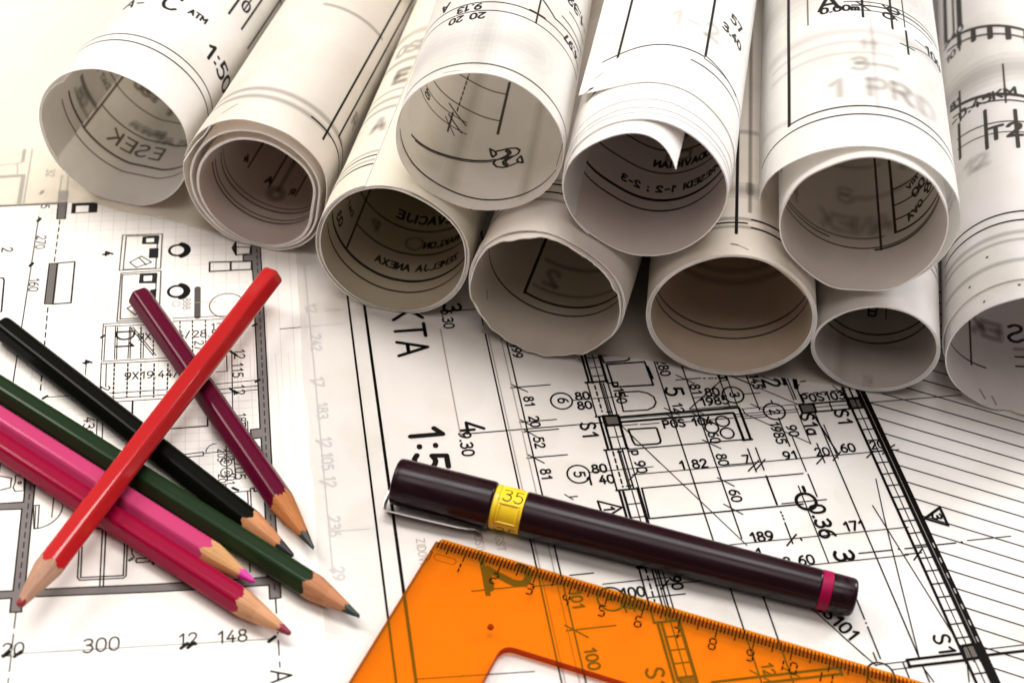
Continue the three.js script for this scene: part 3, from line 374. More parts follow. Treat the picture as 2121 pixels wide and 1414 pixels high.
roll({ label: 'white translucent roll lying on top, a double hook ornament drawn inside its mouth', at: [-14.8, 69.1, -8.6], r: 24.4, th: 86.4, harm: [0.11, 0.11, 0.27, 0, 0.02, -0.04, 0.08, 0.03], paper: '#faf8f5', inPaper: '#f8f4f0', T: .55,
  layers: [{ out: 1, inn: 1, p0: -200, p1: 175, jig: .3, t: .25 }],
  outside() {
    ink(); arc(4.9, -170, 190, .5); arc(32.6, 10, 170, .4); arc(37.3, 10, 170, .4); word('9.13', 113, 35, 3, 180, .7); word('20 20', 113, 29.9, 3, 180, .7); ax(64, 33, 60, .5); arc(37.7, 58, 70, .7); seg(62, 46, 50, 41.5, .6); seg(50, 41.5, 18, 43, .6); word('4.97', 28.5, 38.5, 3.2, 180, .8); word('1.32', 30, 58, 4, 180, .9); arc(46, 10, 44, .5); arc(52, 10, 38, .5); arc(58, 10, 45, .4); word('A', 135, 41, 4, 180, .9);
    ghost(.08); arc(18, 60, 150, 5); ax(95, 5, 160, 3); ink('#b5a78f'); seg(118, 2, 106, 1.4, .3);
  },
  within() {
    ink('#4a443c'); arc(33.5, -180, -110, .4); arc(39, -180, -112, .4); arc(45.5, -180, -88, .5); arc(60.3, -180, -86, .5); ax(-86.5, 38.5, 67, .9); for (let i = 0; i < 8; i++) ax(-122 + .2 * i, 42 + i * 3, 44 + i * 3, .5); ax(-125, 30, 40, .6); seg(-128, 38, -114, 33, .6); seg(-130, 43, -112, 37.5, .6); seg(-130, 36, -119, 30, .4); word('10', -152, 37, 2.6, 90, .7); ghost(.12); ax(-112, 8, 80, 2.2); ax(-55, 5, 60, 1.8);
    ink('#2e2a25'); arc([13.6, 25], -155.5, -84, .65); arc([13.8, 24.2], -150, -84, .35); arc(5, -175, -22, .55); seg(-22, 7.4, -17, 17, .6); seg(-17, 17, -14, 30, .5);
    const X0 = pl.X(-75.5), Y0 = 26, orn = (m) => { const f = (pts) => poly(pts.map(([x, y]) => [X0 + m * x, Y0 + m * y]), .75); f([[-1, 4.6], [.6, 4.9], [2.6, 4.5], [3.9, 3], [3.6, 1.4], [1.8, .2], [.2, -1.2], [-.2, -2.6], [.9, -3.6]]); f([[-1, 4.6], [.4, 3.6], [1, 2.2], [.3, .6], [-1.6, -.6]]); f([[-1.6, 4.3], [-3, 3.8], [-4.2, 3.2], [-6, 4.2], [-5.2, 1.4], [-4.6, .2], [-3.6, 1.8], [-4.2, 3.2]]); }; orn(1); orn(-1);
  } });
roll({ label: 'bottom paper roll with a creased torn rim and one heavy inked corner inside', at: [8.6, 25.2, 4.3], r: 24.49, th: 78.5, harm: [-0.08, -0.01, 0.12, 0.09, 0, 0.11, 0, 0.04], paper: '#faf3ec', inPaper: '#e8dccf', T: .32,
  layers: [{ out: 1, p0: -215, p1: 150, t: .35, s: .2, jig: .3 }, { dr: -.45, s: .6, t: .4 }, { dr: -.95, inn: 1, s: -1.6, t: .4, jig: .7, mouth: (p) => .35 * Math.sin(R(9 * p)) + .25 * Math.sin(R(23 * p + 40)) + .9 * Math.exp(-(((p - 22) / 5) ** 2)) + .7 * Math.exp(-(((p + 65) / 9) ** 2)), rad: (p, z) => -Math.exp(-Math.max(0, z + 2) / 4) * (.8 * Math.exp(-(((p - 30) / 14) ** 2)) + .25 * Math.sin(R(7 * p))) }],
  outside() { ink(); arc(22.9, 60, 180, .6); arc(18.9, 60, 180, .6); ghost(.3); arc(15.2, 60, 180, .5); arc(25, 60, 180, .4); },
  within() { ink('#2c261c'); arc(17, -180, 20, .55); arc(21.3, -117, 20, .8); ax(-117, 21, 80, 1); ghost(.3); arc(26.5, -112, 20, .6); word('2', -100, 33, 7, 0, 1); arc(40, -110, -20, .8); ink('#7d7367'); seg(-150, 8.5, -146, 6, .4); } });
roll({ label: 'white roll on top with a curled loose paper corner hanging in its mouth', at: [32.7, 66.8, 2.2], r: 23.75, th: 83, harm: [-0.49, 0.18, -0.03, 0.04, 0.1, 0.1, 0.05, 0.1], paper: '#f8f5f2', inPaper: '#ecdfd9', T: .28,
  layers: [
    { out: 1, free: 1, name: 'loose_outer_sheet', label: 'outermost turn with its free corner sticking out', dr: .9, p0: -70, p1: 152, s: 17, jig: .15, mouth: (p) => (p > 105 ? (p - 105) ** 2 * .0026 : 0) + (p < 75 ? -(75 - p) * .03 : 0), rad: (p) => p > 118 ? ((p - 118) / 34) ** 2 * 2.4 : 0 },
    { out: 1, dr: .55, s: 9, jig: .3 }, { dr: .35, s: 5.4, jig: .3 }, { dr: .15, s: 3.6, jig: .25 }, { dr: 0, inn: 1, s: .4, jig: .25, t: .4 },
    { free: 1, name: 'curled_corner', label: 'innermost turn ending in a curled free corner', dr: -.5, p0: 66, p1: 235, len: 90, jig: .1, mouth: (p) => -5.2 * smooth(225, 120, p) - (p < 100 ? ((100 - p) / 34) ** 2 * 5.4 : 0), rad: (p, z) => p < 110 ? -(((110 - p) / 44) ** 2) * 4.2 * Math.exp(-Math.max(0, z + 8) / 30) : 0 }],
  outside() { ink(); arc(32.3, 10, 75, .5); arc(36.4, 10, 66, .4); arc([35, 37.2], 138, 66, .5); ax(126, 34, 160, .8); ax(65.5, 38, 160, .8); arc([38, 35.8], 66, 30, .45); ghost(.16); word('1-2', 76, 52, 7, 0, 1.1); ink('#3a352e'); word('3.40', 44, 60, 3.5, 0, .9); word('57', 42, 68, 4, 0, .9); ink('#9a8f7c'); seg(141, 27, 136, 28.5, .5); seg(150, 21, 143, 22, .8); ink('#4a443a'); seg(143, 22.5, 141, 22.2, .9); },
  within() { ink('#2b211c'); arc(21.2, -180, 20, .6); arc(26.4, -180, 20, 1.1); arc(40, -180, 20, .6); arc(52, -180, 20, .6); word('PRESEDI 1-2 ; 2-3', -68, 32, 2.9, 0, .8); word('ODAVICIAN', -64, 44.6, 3, 0, .8); ghost(.5); P([pl.X(-78), 47, pl.X(-60), 47, pl.X(-60), 51, pl.X(-78), 51], .6, 1); word('KOTA', -55, 62, 5, 0, .9); } });
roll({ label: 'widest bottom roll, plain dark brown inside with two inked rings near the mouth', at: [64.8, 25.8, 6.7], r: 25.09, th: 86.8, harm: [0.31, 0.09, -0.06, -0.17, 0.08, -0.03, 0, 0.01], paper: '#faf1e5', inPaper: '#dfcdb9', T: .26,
  layers: [{ out: 1, p0: -274, p1: 86.6, t: .35, jig: .2 }, { dr: -.45, out: 1, s: .2, t: .4, jig: .2, p0: -200, p1: 185 }, { dr: -.95, s: .5, inn: 1, t: .45, jig: .2 }],
  outside() { ink(); ax(97, 9.5, 160, .9); arc(14.4, 90, 112, .6); arc(16.4, 30, 86.5, .7); arc(12.7, 30, 86.5, .7); ghost(.35); arc(16.3, 88, 130, .6); arc(12.6, 88, 130, .6); ghost(.5); ax(88, 20, 160, .5); word('I', 88, 31, 4, 0, 1); ghost(.25); arc(30, 84, 100, 2.5); arc(60, 84, 110, 1); ink('#8b7c5e'); seg(100, 4.6, 96, 4.2, .6); seg(97, 4.4, 89, 2.6, .3); },
  within() { ink('#2a2118'); arc(15, -180, 20, .6); arc(19.2, -180, 20, .6); ghost(.2); arc(42, -140, -40, 1.4); arc(48, -140, -40, 1.4); } });
roll({ label: 'large white roll on top at right, outer sheet gaping round a narrower inner tube', at: [96, 62.5, 3.4], r: 24, th: 86, harm: [-0.47, -0.5, -0.32, -0.11, -0.03, 0.08, 0.02, 0.13], paper: '#f9f7f4', inPaper: '#efe8e2', T: .46,
  layers: [
    { out: 1, free: 1, name: 'loose_outer_sheet', label: 'wide outer sheet standing off the inner tube', dr: 1.1, p0: -75, p1: 196, s: 3.3, jig: .2, mouth: (p) => p > 125 ? ((p - 125) / 60) ** 2 * 6.5 : 0, rad: (p) => p < 90 ? 2.6 * Math.cos(R(p)) ** 2 : 4.6 * smooth(90, 172, p) },
    { dr: 0, ox: 0, s: 0, inn: 1, out: 1, jig: .5, t: .45, mouth: (p) => .3 * Math.sin(R(8 * p)) + .5 * Math.exp(-(((p - 48) / 6) ** 2)) }],
  outside() {
    ink(); arc(18.3, -30, 176, .55); arc(22.3, -30, 147.6, .55); ax(147.6, 22, 160, .9); word('A', 120, 80, 8, 0, 1.2); word('0.00m', 113, 75.4, 3, 0, .8); arc(76.8, 30, 105, .6); arc(79, 30, 110, .4); arc(74, 40, 105, .4); ax(98, 70, 160, .7); ax(78, 66, 160, .7); seg(102, 79, 93, 74, .5); seg(84, 79, 74, 72, .6); C(pl.X(80), 73, 1.6, .8); C(pl.X(76), 77, 1.8, .8); ax(67.5, 55, 68, .7); arc(59.2, 62, 73, .5); ax(68, 70, 160, .35); word('100', 40, 66, 4, 0, .9); arc([60, 66], 66, 30, .3); arc(66, 20, 60, .3); ghost(.2); word('3', 102, 44, 6, 0, 1); arc(44, 78, 96, .8); word('1 PR', 96, 32, 8, 0, 1.1); ghost(.1); word('OD', 62, 31, 7, 0, 1.4); arc(50, 80, 160, .8); arc(56, 80, 160, .8); arc(62, 40, 160, 2); ax(93, 20, 80, .6); word('H', 95, 55, 5, 0, 1); arc([30, 24], 175, 148, 1); ink('#6a6258'); ax(134, 70, 87, .4); ghost(.1); arc(90, 60, 170, 8);
  },
  within() { ink('#4a4138'); arc(22.2, -165, -100, .5); arc(19.4, -165, 20, .5); ghost(.5); arc(24, -150, -60, .4); ink('#3c352e'); ax(-62, 18, 80, .65); arc(18.4, -66, 10, .7); ax(-51, 24, 80, .9); arc([24, 21], -51, 5, .8); for (const s of [30, 37, 45]) arc([s, s - 3], -51, 0, .6); word('OVA', -33, 28.4, 3, 20, .7); word('00', -27, 37, 4, 20, .9); word('NIV', -33, 42, 2.4, 20, .6); word('78', -12, 33, 5, 40, 1); ghost(.22); word('6', -36, 56, 7, 0, 1.2); ghost(.17); word('ANEX', -80, 30.3, 7, 0, 1.4); word('3', -86, 45, 7, 0, 1.1); arc(44, -80, -40, 1.2); word('P', -140, 33, 8, 0, 1.2); arc(60, -140, -60, 1); } });
roll({ label: 'smallest paper roll, at the bottom right, with a letter B deep inside its mouth', at: [110.1, 19.1, 7.2], r: 18.36, th: 82.7, harm: [0.55, 0.09, -0.17, 0.08, 0.14, 0.05, -0.06, 0.01], paper: '#f7f3f0', inPaper: '#e4dbd5', T: .42,
  layers: [{ out: 1, p0: -216, p1: 144, t: .3, s: -.3, jig: .15 }, { dr: -.4, out: 1, s: .1, t: .3, jig: .2 }, { dr: -.75, inn: 1, s: .3, t: .35, jig: .2 }],
  outside() { ink(); arc(27, -20, 70, .5); arc(31, -20, 70, .5); },
  within() { ink('#2c2622'); arc(20.7, -180, 20, .6); arc(24.8, -180, 20, .6); word('B', -80, 36.4, 5, 180, .9); ax(-66, 32, 42, .4); ghost(.1); word('E', -85, 3, 4, 0, 1.2); ax(-115, 2, 60, 3); } });
roll({ label: 'paper roll cut by the right picture edge, with stepped sheets and T2 outside', at: [154.8, 25.3, 10.8], r: 24.6, th: 82.3, harm: [-0.03, 0.01, 0.07, -0.13, -0.07, 0.03, -0.04, -0.01], paper: '#f8f5f3', inPaper: '#f2eef0', T: .55,
  layers: [{ dr: .55, out: 1, s: 7.2, t: .3, jig: .3 }, { dr: -.2, inn: 1, out: 1, s: 0, t: .4, jig: .5, mouth: (p) => 1.2 * Math.exp(-(((p + 88) / 6) ** 2)) }],
  outside() {
    ink(); arc(38.8, 40, 190, .6); arc(34.6, 40, 190, .6); ghost(.22); arc(29, 40, 190, .8); arc(25.5, 40, 190, .6); arc(16, 40, 190, .8); ink('#4a453d');
    for (const [p, a, b] of [[154, 79, 99], [130, 75, 97], [108, 72, 93], [86, 70, 90], [64, 66, 86]]) ax(p, a, b, 1.25); arc([91, 82], 156, 60, .6); arc([85, 76], 156, 60, .5); word('T2', 116, 82, 7, 0, 1.5); arc([111, 94], 160, 60, 1.6); arc([106, 92], 160, 60, .8); word('-0.45KM -0', 122, 104, 4.6, 3, 1); word('81', 157, 113, 4, 0, 1.2); ax(114, 98, 122, .6); ax(152, 100, 118, .9);
    arc([158, 136], 165, 60, 1.5); arc([152, 131], 165, 60, 1); for (let i = 0; i < 5; i++) ax(150 - i * 14, 147 - i * 3, 154 - i * 3, 2); word('2.40', 158, 158, 4, 0, 1); word('101', 158, 146, 4, 0, 1); ghost(.15); arc(120, 60, 170, 6); word('12', 140, 70, 6, 0, 1.4); ink('#5a5148'); for (const [p, s] of [[135, 21], [115, 5.5], [150, 12], [140, 3]]) C(pl.X(p), s, .25, .4);
  },
  within() { ink('#39353a'); ax(-117, 15.5, 80, .8); arc([15.3, 17.2], -150, -104, .6); arc(21, -80, 20, .7); arc(25.4, -80, 20, .7); ghost(.35); arc(29, -80, 20, .6); word('EK', -103, 36, 7, 0, 1.2); ink('#2a2628'); word('S', -79, 36.5, 8, 0, 1.2); ink('#a39a90'); seg(-110, 6, -106, 3, .7); seg(-100, 5, -97, 2, .6); } });


// ---------------------------------------------------------------- pencils
// Local axis x from the back end (0) to the tip; hexagonal, a flat below. The sharpened end is the hexagon cut by a cone, so the paint ends in scallops.
const woodTex = (() => {
  const W = 512, H = 128, c = document.createElement('canvas'); c.width = W; c.height = H; const x = c.getContext('2d'); x.fillStyle = '#d3b69f'; x.fillRect(0, 0, W, H);
  for (let i = 0; i < 420; i++) { const y = rnd() * H, a = rnd() * W, l = 30 + rnd() * 200; x.strokeStyle = rnd() < .55 ? 'rgba(110,70,45,' + (.05 + rnd() * .16) + ')' : 'rgba(255,220,180,' + (.05 + rnd() * .14) + ')'; x.lineWidth = .5 + rnd() * 2; x.beginPath(); x.moveTo(a, y); x.bezierCurveTo(a + l / 3, y + rnd() * 3 - 1.5, a + l * .6, y + rnd() * 3 - 1.5, a + l, y + rnd() * 2 - 1); x.stroke(); }
  const t = new THREE.CanvasTexture(c); t.colorSpace = THREE.SRGBColorSpace; t.magFilter = THREE.LinearFilter; t.wrapS = t.wrapT = THREE.RepeatWrapping; return t;
})();
const paintBump = (() => { const n = 256, d = new Uint8Array(n * n * 4); for (let i = 0; i < n * n; i++) { const v = 120 + rnd() * 16; d[i * 4] = d[i * 4 + 1] = d[i * 4 + 2] = v; d[i * 4 + 3] = 255; } for (let k = 0; k < 40; k++) { const cx = rnd() * n, cy = rnd() * n, r = 1 + rnd() * 3; for (let y = -4; y <= 4; y++) for (let x = -4; x <= 4; x++) if (x * x + y * y < r * r) { const q = (((cy + y + n) % n | 0) * n + ((cx + x + n) % n | 0)) * 4; d[q] = d[q + 1] = d[q + 2] = 60; } } const t = new THREE.DataTexture(d, n, n); t.magFilter = THREE.LinearFilter; t.wrapS = t.wrapT = THREE.RepeatWrapping; t.needsUpdate = true; return t; })();
function pencil(o) {
  const tip = new THREE.Vector3(...o.tip), far = new THREE.Vector3(...o.far), len = tip.distanceTo(far), a = o.a ?? 3.55, tan = o.tan ?? .22, d0 = o.d0 ?? 2.5, apex = len + d0, rl = tan * (d0 + o.lead);
  const t = thing('pencil', o.label, 'pencil', [o.far[0], o.far[1], o.far[2]], 0, 'coloured pencils crossed on the office plan');
  t.quaternion.setFromUnitVectors(new THREE.Vector3(1, 0, 0), tip.clone().sub(far).normalize());
  t.quaternion.multiply(new THREE.Quaternion().setFromAxisAngle(new THREE.Vector3(1, 0, 0), R(o.spin ?? 0)));
  const n = 144, hex = (q) => { const w = ((q * 180 / Math.PI + 360 + 30) % 60) - 30, f = a / Math.cos(R(w)); const lim = a * 1.055; return f - Math.max(0, f - lim) * .62; };
  seed = o.seed; const nf = 7 + Math.floor(rnd() * 3), off = rnd() * 6, ks = [...Array(nf)].map(() => .93 + rnd() * .13);
  const cone = (q, x) => { const f = ((q + off) / (2 * Math.PI) * nf % nf + nf) % nf, i = Math.floor(f), w = f - i - .5, k = ks[i] * (1 - Math.abs(w) * 2) + (ks[i] + ks[(i + (w > 0 ? 1 : nf - 1)) % nf]) / 2 * Math.abs(w) * 2, d = apex - x, flat = 1 + .055 * (Math.cos(Math.PI / nf) / Math.cos(w * 2 * Math.PI / nf) - 1) * 6 * (o.knife ?? 1); return d * tan * k * flat * (1 + .05 * Math.sin(Math.min(1, d / 18) * Math.PI)); };
  const ring = (rows, uvs) => { const pos = [], uv = [], idx = []; rows.forEach((f, j) => { for (let i = 0; i <= n; i++) { const q = i / n * 2 * Math.PI, [x, r] = f(q); pos.push(x, r * Math.sin(q), r * Math.cos(q)); uv.push(x / uvs, i / n * 2); } }); const w = n + 1; for (let j = 0; j < rows.length - 1; j++) for (let i = 0; i < n; i++) { const p = j * w + i; idx.push(p, p + w, p + 1, p + 1, p + w, p + w + 1); } return geo(pos, idx, uv); };
  const end = new Float64Array(n + 1); for (let i = 0; i <= n; i++) { const q = (i % n) / n * 2 * Math.PI; let lo = len - 40, hi = len; for (let k = 0; k < 40; k++) { const m = (lo + hi) / 2; cone(q, m) > hex(q) ? lo = m : hi = m; } end[i] = lo + (o.ragged ?? .15) * Math.sin(q * 23 + off) * .6; }
  const at = (q) => end[Math.round(q / (2 * Math.PI) * n)], leadAt = (q) => len - o.lead + .35 * Math.sin(q * 5 + off) + .2 * Math.sin(q * 11);
  const bev = o.round ?? .5;
  const body = [(q) => [0, 0], (q) => [0, hex(q) - bev], (q) => [bev * .3, hex(q) - bev * .3], (q) => [bev, hex(q)]]; for (const f of [.02, .1, .25, .5, .75, .92, 1]) body.push((q) => [bev + (at(q) - bev) * f, hex(q)]);
  part('painted_body', ring(body, 30), o.paint, t);
  const wood = []; for (const f of [0, .06, .2, .4, .6, .8, 1]) wood.push((q) => { const x = at(q) + (leadAt(q) - at(q)) * f; return [x, f === 0 ? hex(q) * .995 : Math.min(hex(q) * .995, cone(q, x))]; });
  part('sharpened_wood', ring(wood, 22), o.wood, t);
  const le = [], bl = o.blunt ?? .35; for (const f of [0, .3, .6, .85, 1]) le.push((q) => { const x = leadAt(q) + (len - bl - leadAt(q)) * f; return [x, cone(q, x) * (f ? 1 : .99)]; }); le.push((q) => [len - bl * .4 + (o.slant ?? 0) * Math.cos(q), cone(q, len - bl) * .8]); le.push((q) => [len, cone(q, len - bl) * .35]); le.push((q) => [len, 0]);
  part('lead', ring(le, 20), o.leadMat, t);
  return t;
}
const paint = (r, g, b, x = {}) => new THREE.MeshPhysicalMaterial({ color: new THREE.Color(r, g, b), roughness: .45, specularIntensity: .13, clearcoat: .3, clearcoatRoughness: .16, bumpMap: paintBump, bumpScale: .00002, ...x });
const wood = (c, x = {}) => new THREE.MeshStandardMaterial({ map: woodTex, color: new THREE.Color(c), roughness: .75, bumpMap: woodTex, bumpScale: .00012, ...x });
const leadM = (r, g, b) => new THREE.MeshStandardMaterial({ color: new THREE.Color(r, g, b), roughness: .55 });
const H0 = 4.15;
const dy = (v, h) => [v[0], h, v[1]];
pencil({ label: 'scarlet red pencil lying across the other pencils, short blunt tip pointing down left', tip: [-116.1, 11.6, 121.7], far: [-77.2, 11.6, -7], seed: 11, lead: 1.7, d0: 4.3, tan: .215, spin: 30, blunt: .5, round: .9, paint: paint(.47, .012, .014, { clearcoat: 1, clearcoatRoughness: .08, roughness: .4 }), wood: wood('#dcc4ba'), leadMat: leadM(.26, .012, .014) });
pencil({ label: 'magenta pencil nearest the bottom edge, blunt magenta tip, at the front of the bundle', tip: [-49, H0, 117.1], far: [-154, H0, 58], seed: 23, lead: 3.2, d0: 3, tan: .205, spin: 30, blunt: .5, paint: paint(.27, .0003, .028), wood: wood('#f3cfae'), leadMat: leadM(.22, .006, .03) });
pencil({ label: 'light pink pencil with a bright pink lead, between the magenta and the dark green one', tip: [-61.2, H0, 102.5], far: [-156, H0, 49.2], seed: 31, lead: 4.6, d0: 2.6, tan: .205, spin: 30, blunt: .7, paint: paint(.50, .045, .145), wood: wood('#f7d9a6'), leadMat: leadM(.62, .03, .32) });
pencil({ label: 'dark green pencil whose point reaches past the right edge of the white sheet', tip: [-32.4, H0, 109.9], far: [-156, H0, 39.6], seed: 47, lead: 4.4, d0: 2, tan: .215, spin: 30, blunt: .25, slant: .35, paint: paint(.010, .026, .008), wood: wood('#dcae8b'), leadMat: leadM(.014, .03, .02) });
pencil({ label: 'black pencil whose back end lies at the left picture edge, black lead', tip: [-52.7, H0, 93.1], far: [-155.3, H0, 19.5], seed: 59, lead: 5.2, d0: 3, tan: .20, spin: 30, blunt: .8, round: 1, paint: paint(.003, .0033, .0018, { specularIntensity: .07, clearcoat: .12 }), wood: wood('#f0bf95'), leadMat: leadM(.012, .012, .013) });
pencil({ label: 'dark purple pencil with a knife-cut point, crossing under the upper end of the red one', tip: [-47.8, H0, 89.9], far: [-117.9, H0, .6], seed: 71, lead: 5.6, d0: 2, tan: .19, spin: 30, blunt: .25, slant: .4, knife: 1.6, ragged: .5, paint: paint(.095, .0002, .018), wood: wood('#e0a467'), leadMat: leadM(.03, .032, .026) });


// ---------------------------------------------------------------- technical pen: local x from the cap's closed end to the tail
{
  const from = new THREE.Vector3(-28.8, 7.2, 66.5), to = new THREE.Vector3(98.2, 5.85, 90);
  const pen = thing('technical_pen', 'dark maroon technical pen with a yellow .35 band and steel clip on the house plan', 'pen', from.toArray());
  pen.quaternion.setFromUnitVectors(new THREE.Vector3(1, 0, 0), to.clone().sub(from).normalize());
  const revolve = (profile, n = 96) => { const pos = [], uv = [], idx = [], w = n + 1, x0 = profile[0][0], x1 = profile[profile.length - 1][0]; for (const [x, r] of profile) for (let i = 0; i <= n; i++) { const q = i / n * 2 * Math.PI; pos.push(x, r * Math.cos(q), r * Math.sin(q)); uv.push((x - x0) / (x1 - x0 || 1), i / n); } for (let j = 0; j < profile.length - 1; j++) for (let i = 0; i < n; i++) { const p = j * w + i; idx.push(p, p + 1, p + w, p + w, p + 1, p + w + 1); } return geo(pos, idx, uv); };
  const smudge = (() => { const n = 256, d = new Uint8Array(n * n * 4); for (let y = 0; y < n; y++) for (let x = 0; x < n; x++) { const v = 150 + 40 * Math.sin(x * .05 + Math.sin(y * .11) * 2) * Math.sin(y * .07) + rnd() * 12, o = (y * n + x) * 4; d[o] = d[o + 1] = d[o + 2] = v; d[o + 3] = 255; } const t = new THREE.DataTexture(d, n, n); t.magFilter = THREE.LinearFilter; t.wrapS = t.wrapT = THREE.RepeatWrapping; t.needsUpdate = true; return t; })();
  const body = new THREE.MeshPhysicalMaterial({ color: new THREE.Color(.014, .0035, .0055), roughness: .5, roughnessMap: smudge, clearcoat: .12, clearcoatRoughness: .14, specularIntensity: .35 });
  part('cap', revolve([[0, 0], [.02, 4.5], [.12, 5.9], [.4, 6.35], [1, 6.58], [2.6, 6.66], [10, 6.7], [27.6, 6.75], [28.2, 6.62], [28.6, 6.3], [28.7, 6], [28.5, 5.4], [27, 5.3], [27, 0]]), body, pen);
  part('barrel', revolve([[37.2, 0], [37.2, 6.05], [37.6, 6.22], [60, 6.0], [90, 5.66], [119, 5.36], [119.5, 5.3], [119.6, 4.9], [119.6, 0]]), body, pen);
  part('ring', revolve([[119.55, 0], [119.55, 5.3], [119.7, 5.42], [122.3, 5.39], [122.5, 5.28], [122.5, 0]]), new THREE.MeshPhysicalMaterial({ color: new THREE.Color(.30, .001, .05), roughness: .45, specularIntensity: .3 }), pen, 'magenta ring near the tail');
  part('tail_cap', revolve([[122.45, 0], [122.45, 5], [122.6, 5.33], [127.9, 5.25], [128.7, 5.05], [129.15, 4.6], [129.3, 3.9], [129.3, 0]]), body, pen);
  // yellow band with its nib size
  const cv = document.createElement('canvas'); cv.width = 256; cv.height = 1024; const c = cv.getContext('2d'); c.fillStyle = '#f2d02a'; c.fillRect(0, 0, 256, 1024);
  for (let i = 0; i < 300; i++) { c.fillStyle = rnd() < .5 ? 'rgba(150,100,0,0.05)' : 'rgba(255,240,140,0.05)'; c.beginPath(); c.ellipse(rnd() * 256, rnd() * 1024, 3 + rnd() * 22, 3 + rnd() * 14, 0, 0, 7); c.fill(); }
  c.strokeStyle = '#16140c'; c.lineCap = 'round'; c.lineJoin = 'round'; c.lineWidth = .34 / 9.2 * 256;
  // canvas x = along the pen, canvas y (downwards) = angle; row 0 of the texture (v = 0) is the bottom of the canvas
  const yOf = (deg) => 1024 * (1 - ((deg + 360) % 360) / 360);
  for (const deg of [358, 118, 238]) for (const shift of [-1024, 0, 1024]) for (const line of lettering(',35', 4.9, 0, 3.9)) { c.beginPath(); line.forEach(([x, y], i) => { const X = x / 9.2 * 256, Y = yOf(deg) + y / (2 * Math.PI * 6) * 1024 + shift; i ? c.lineTo(X, Y) : c.moveTo(X, Y); }); c.stroke(); }
  const bt = new THREE.CanvasTexture(cv); bt.colorSpace = THREE.SRGBColorSpace; bt.magFilter = THREE.LinearFilter;
  const yellowText = new THREE.MeshPhysicalMaterial({ map: bt, roughness: .5, specularIntensity: .4 }), yellow = new THREE.MeshPhysicalMaterial({ color: new THREE.Color('#eecb26'), roughness: .42, clearcoat: .2 });
  const band = part('size_band', revolve([[28.4, 6], [37.4, 6]]), yellowText, pen, 'yellow band marked .35');
  const patch = (x0, x1, a0, a1, r0, r1) => { const n = Math.max(2, Math.ceil((a1 - a0) / 4)), pos = [], idx = []; const b = .12; const prof = [[x0, r0], [x0, r1 - b], [x0 + b, r1], [x1 - b, r1], [x1, r1 - b], [x1, r0]]; for (let i = 0; i <= n; i++) { const q = R(a0 + (a1 - a0) * i / n); for (const [x, r] of prof) pos.push(x, r * Math.cos(q), r * Math.sin(q)); } const m = prof.length; for (let i = 0; i < n; i++) for (let j = 0; j < m - 1; j++) { const a = i * m + j, d = a + m; idx.push(a, d, a + 1, d, d + 1, a + 1); } for (const [k, f] of [[0, 1], [n * m, 0]]) for (let j = 1; j < m - 1; j++) f ? idx.push(k, k + j, k + j + 1) : idx.push(k, k + j + 1, k + j); return geo(pos, idx); };
  part('collar', patch(28.9, 30.1, 0, 360, 5.7, 6.28), yellow, band);
  for (const a of [25, 78, 145, 198, 265, 318]) part('rib', patch(30.5, 36.4, a - 2, a + 2, 5.8, 6.3), yellow, band);
  for (const a of [28, 148, 268]) { part('rib', patch(30.5, 31, a, a + 47, 5.8, 6.26), yellow, band); part('rib', patch(35.9, 36.4, a, a + 47, 5.8, 6.26), yellow, band); }
  // steel clip: a bent strip on the side of the cap that faces the reader
  const steel = new THREE.MeshStandardMaterial({ color: new THREE.Color(.5, .48, .46), metalness: 1, roughness: .3 });
  const path = [[.9, 2, 2.6], [-.2, 3.2, 2.8], [-.55, 4.6, 3.2], [-.75, 6.2, 4.2], [-.75, 7.7, 4.8], [-.55, 8.6, 5], [-.2, 8.95, 5], [6, 8.9, 4.8], [13, 8.75, 4.4], [21, 8.5, 3.6], [23.5, 8.2, 2.6], [25.4, 7.8, 3.1], [26.8, 8.2, 2.3], [27.6, 8.8, 1.2]], pos = [], idx = [], tk = .38;
  path.forEach(([x, r, w], i) => { const a = path[Math.max(0, i - 1)], b = path[Math.min(path.length - 1, i + 1)], dx = b[0] - a[0], dr = b[1] - a[1], n = Math.hypot(dx, dr), nx = -dr / n, nr = dx / n; for (const [s, h] of [[-1, 0], [1, 0], [1, 1], [-1, 1]]) pos.push(x + nx * tk * h, r + nr * tk * h - tk, s * w / 2); });
  const ring = []; path.forEach((_, i) => { if (i) for (let j = 0; j < 4; j++) { const a = (i - 1) * 4 + j, b = (i - 1) * 4 + (j + 1) % 4; ring.push(a, b, a + 4, b, b + 4, a + 4); } }); const e = (path.length - 1) * 4; ring.push(0, 2, 1, 0, 3, 2, e, e + 1, e + 2, e, e + 2, e + 3);
  const cg = geo(pos, ring).toNonIndexed(); cg.computeVertexNormals(); cg.rotateX(R(123)); part('clip', cg, steel, pen, 'bent steel pocket clip');
}


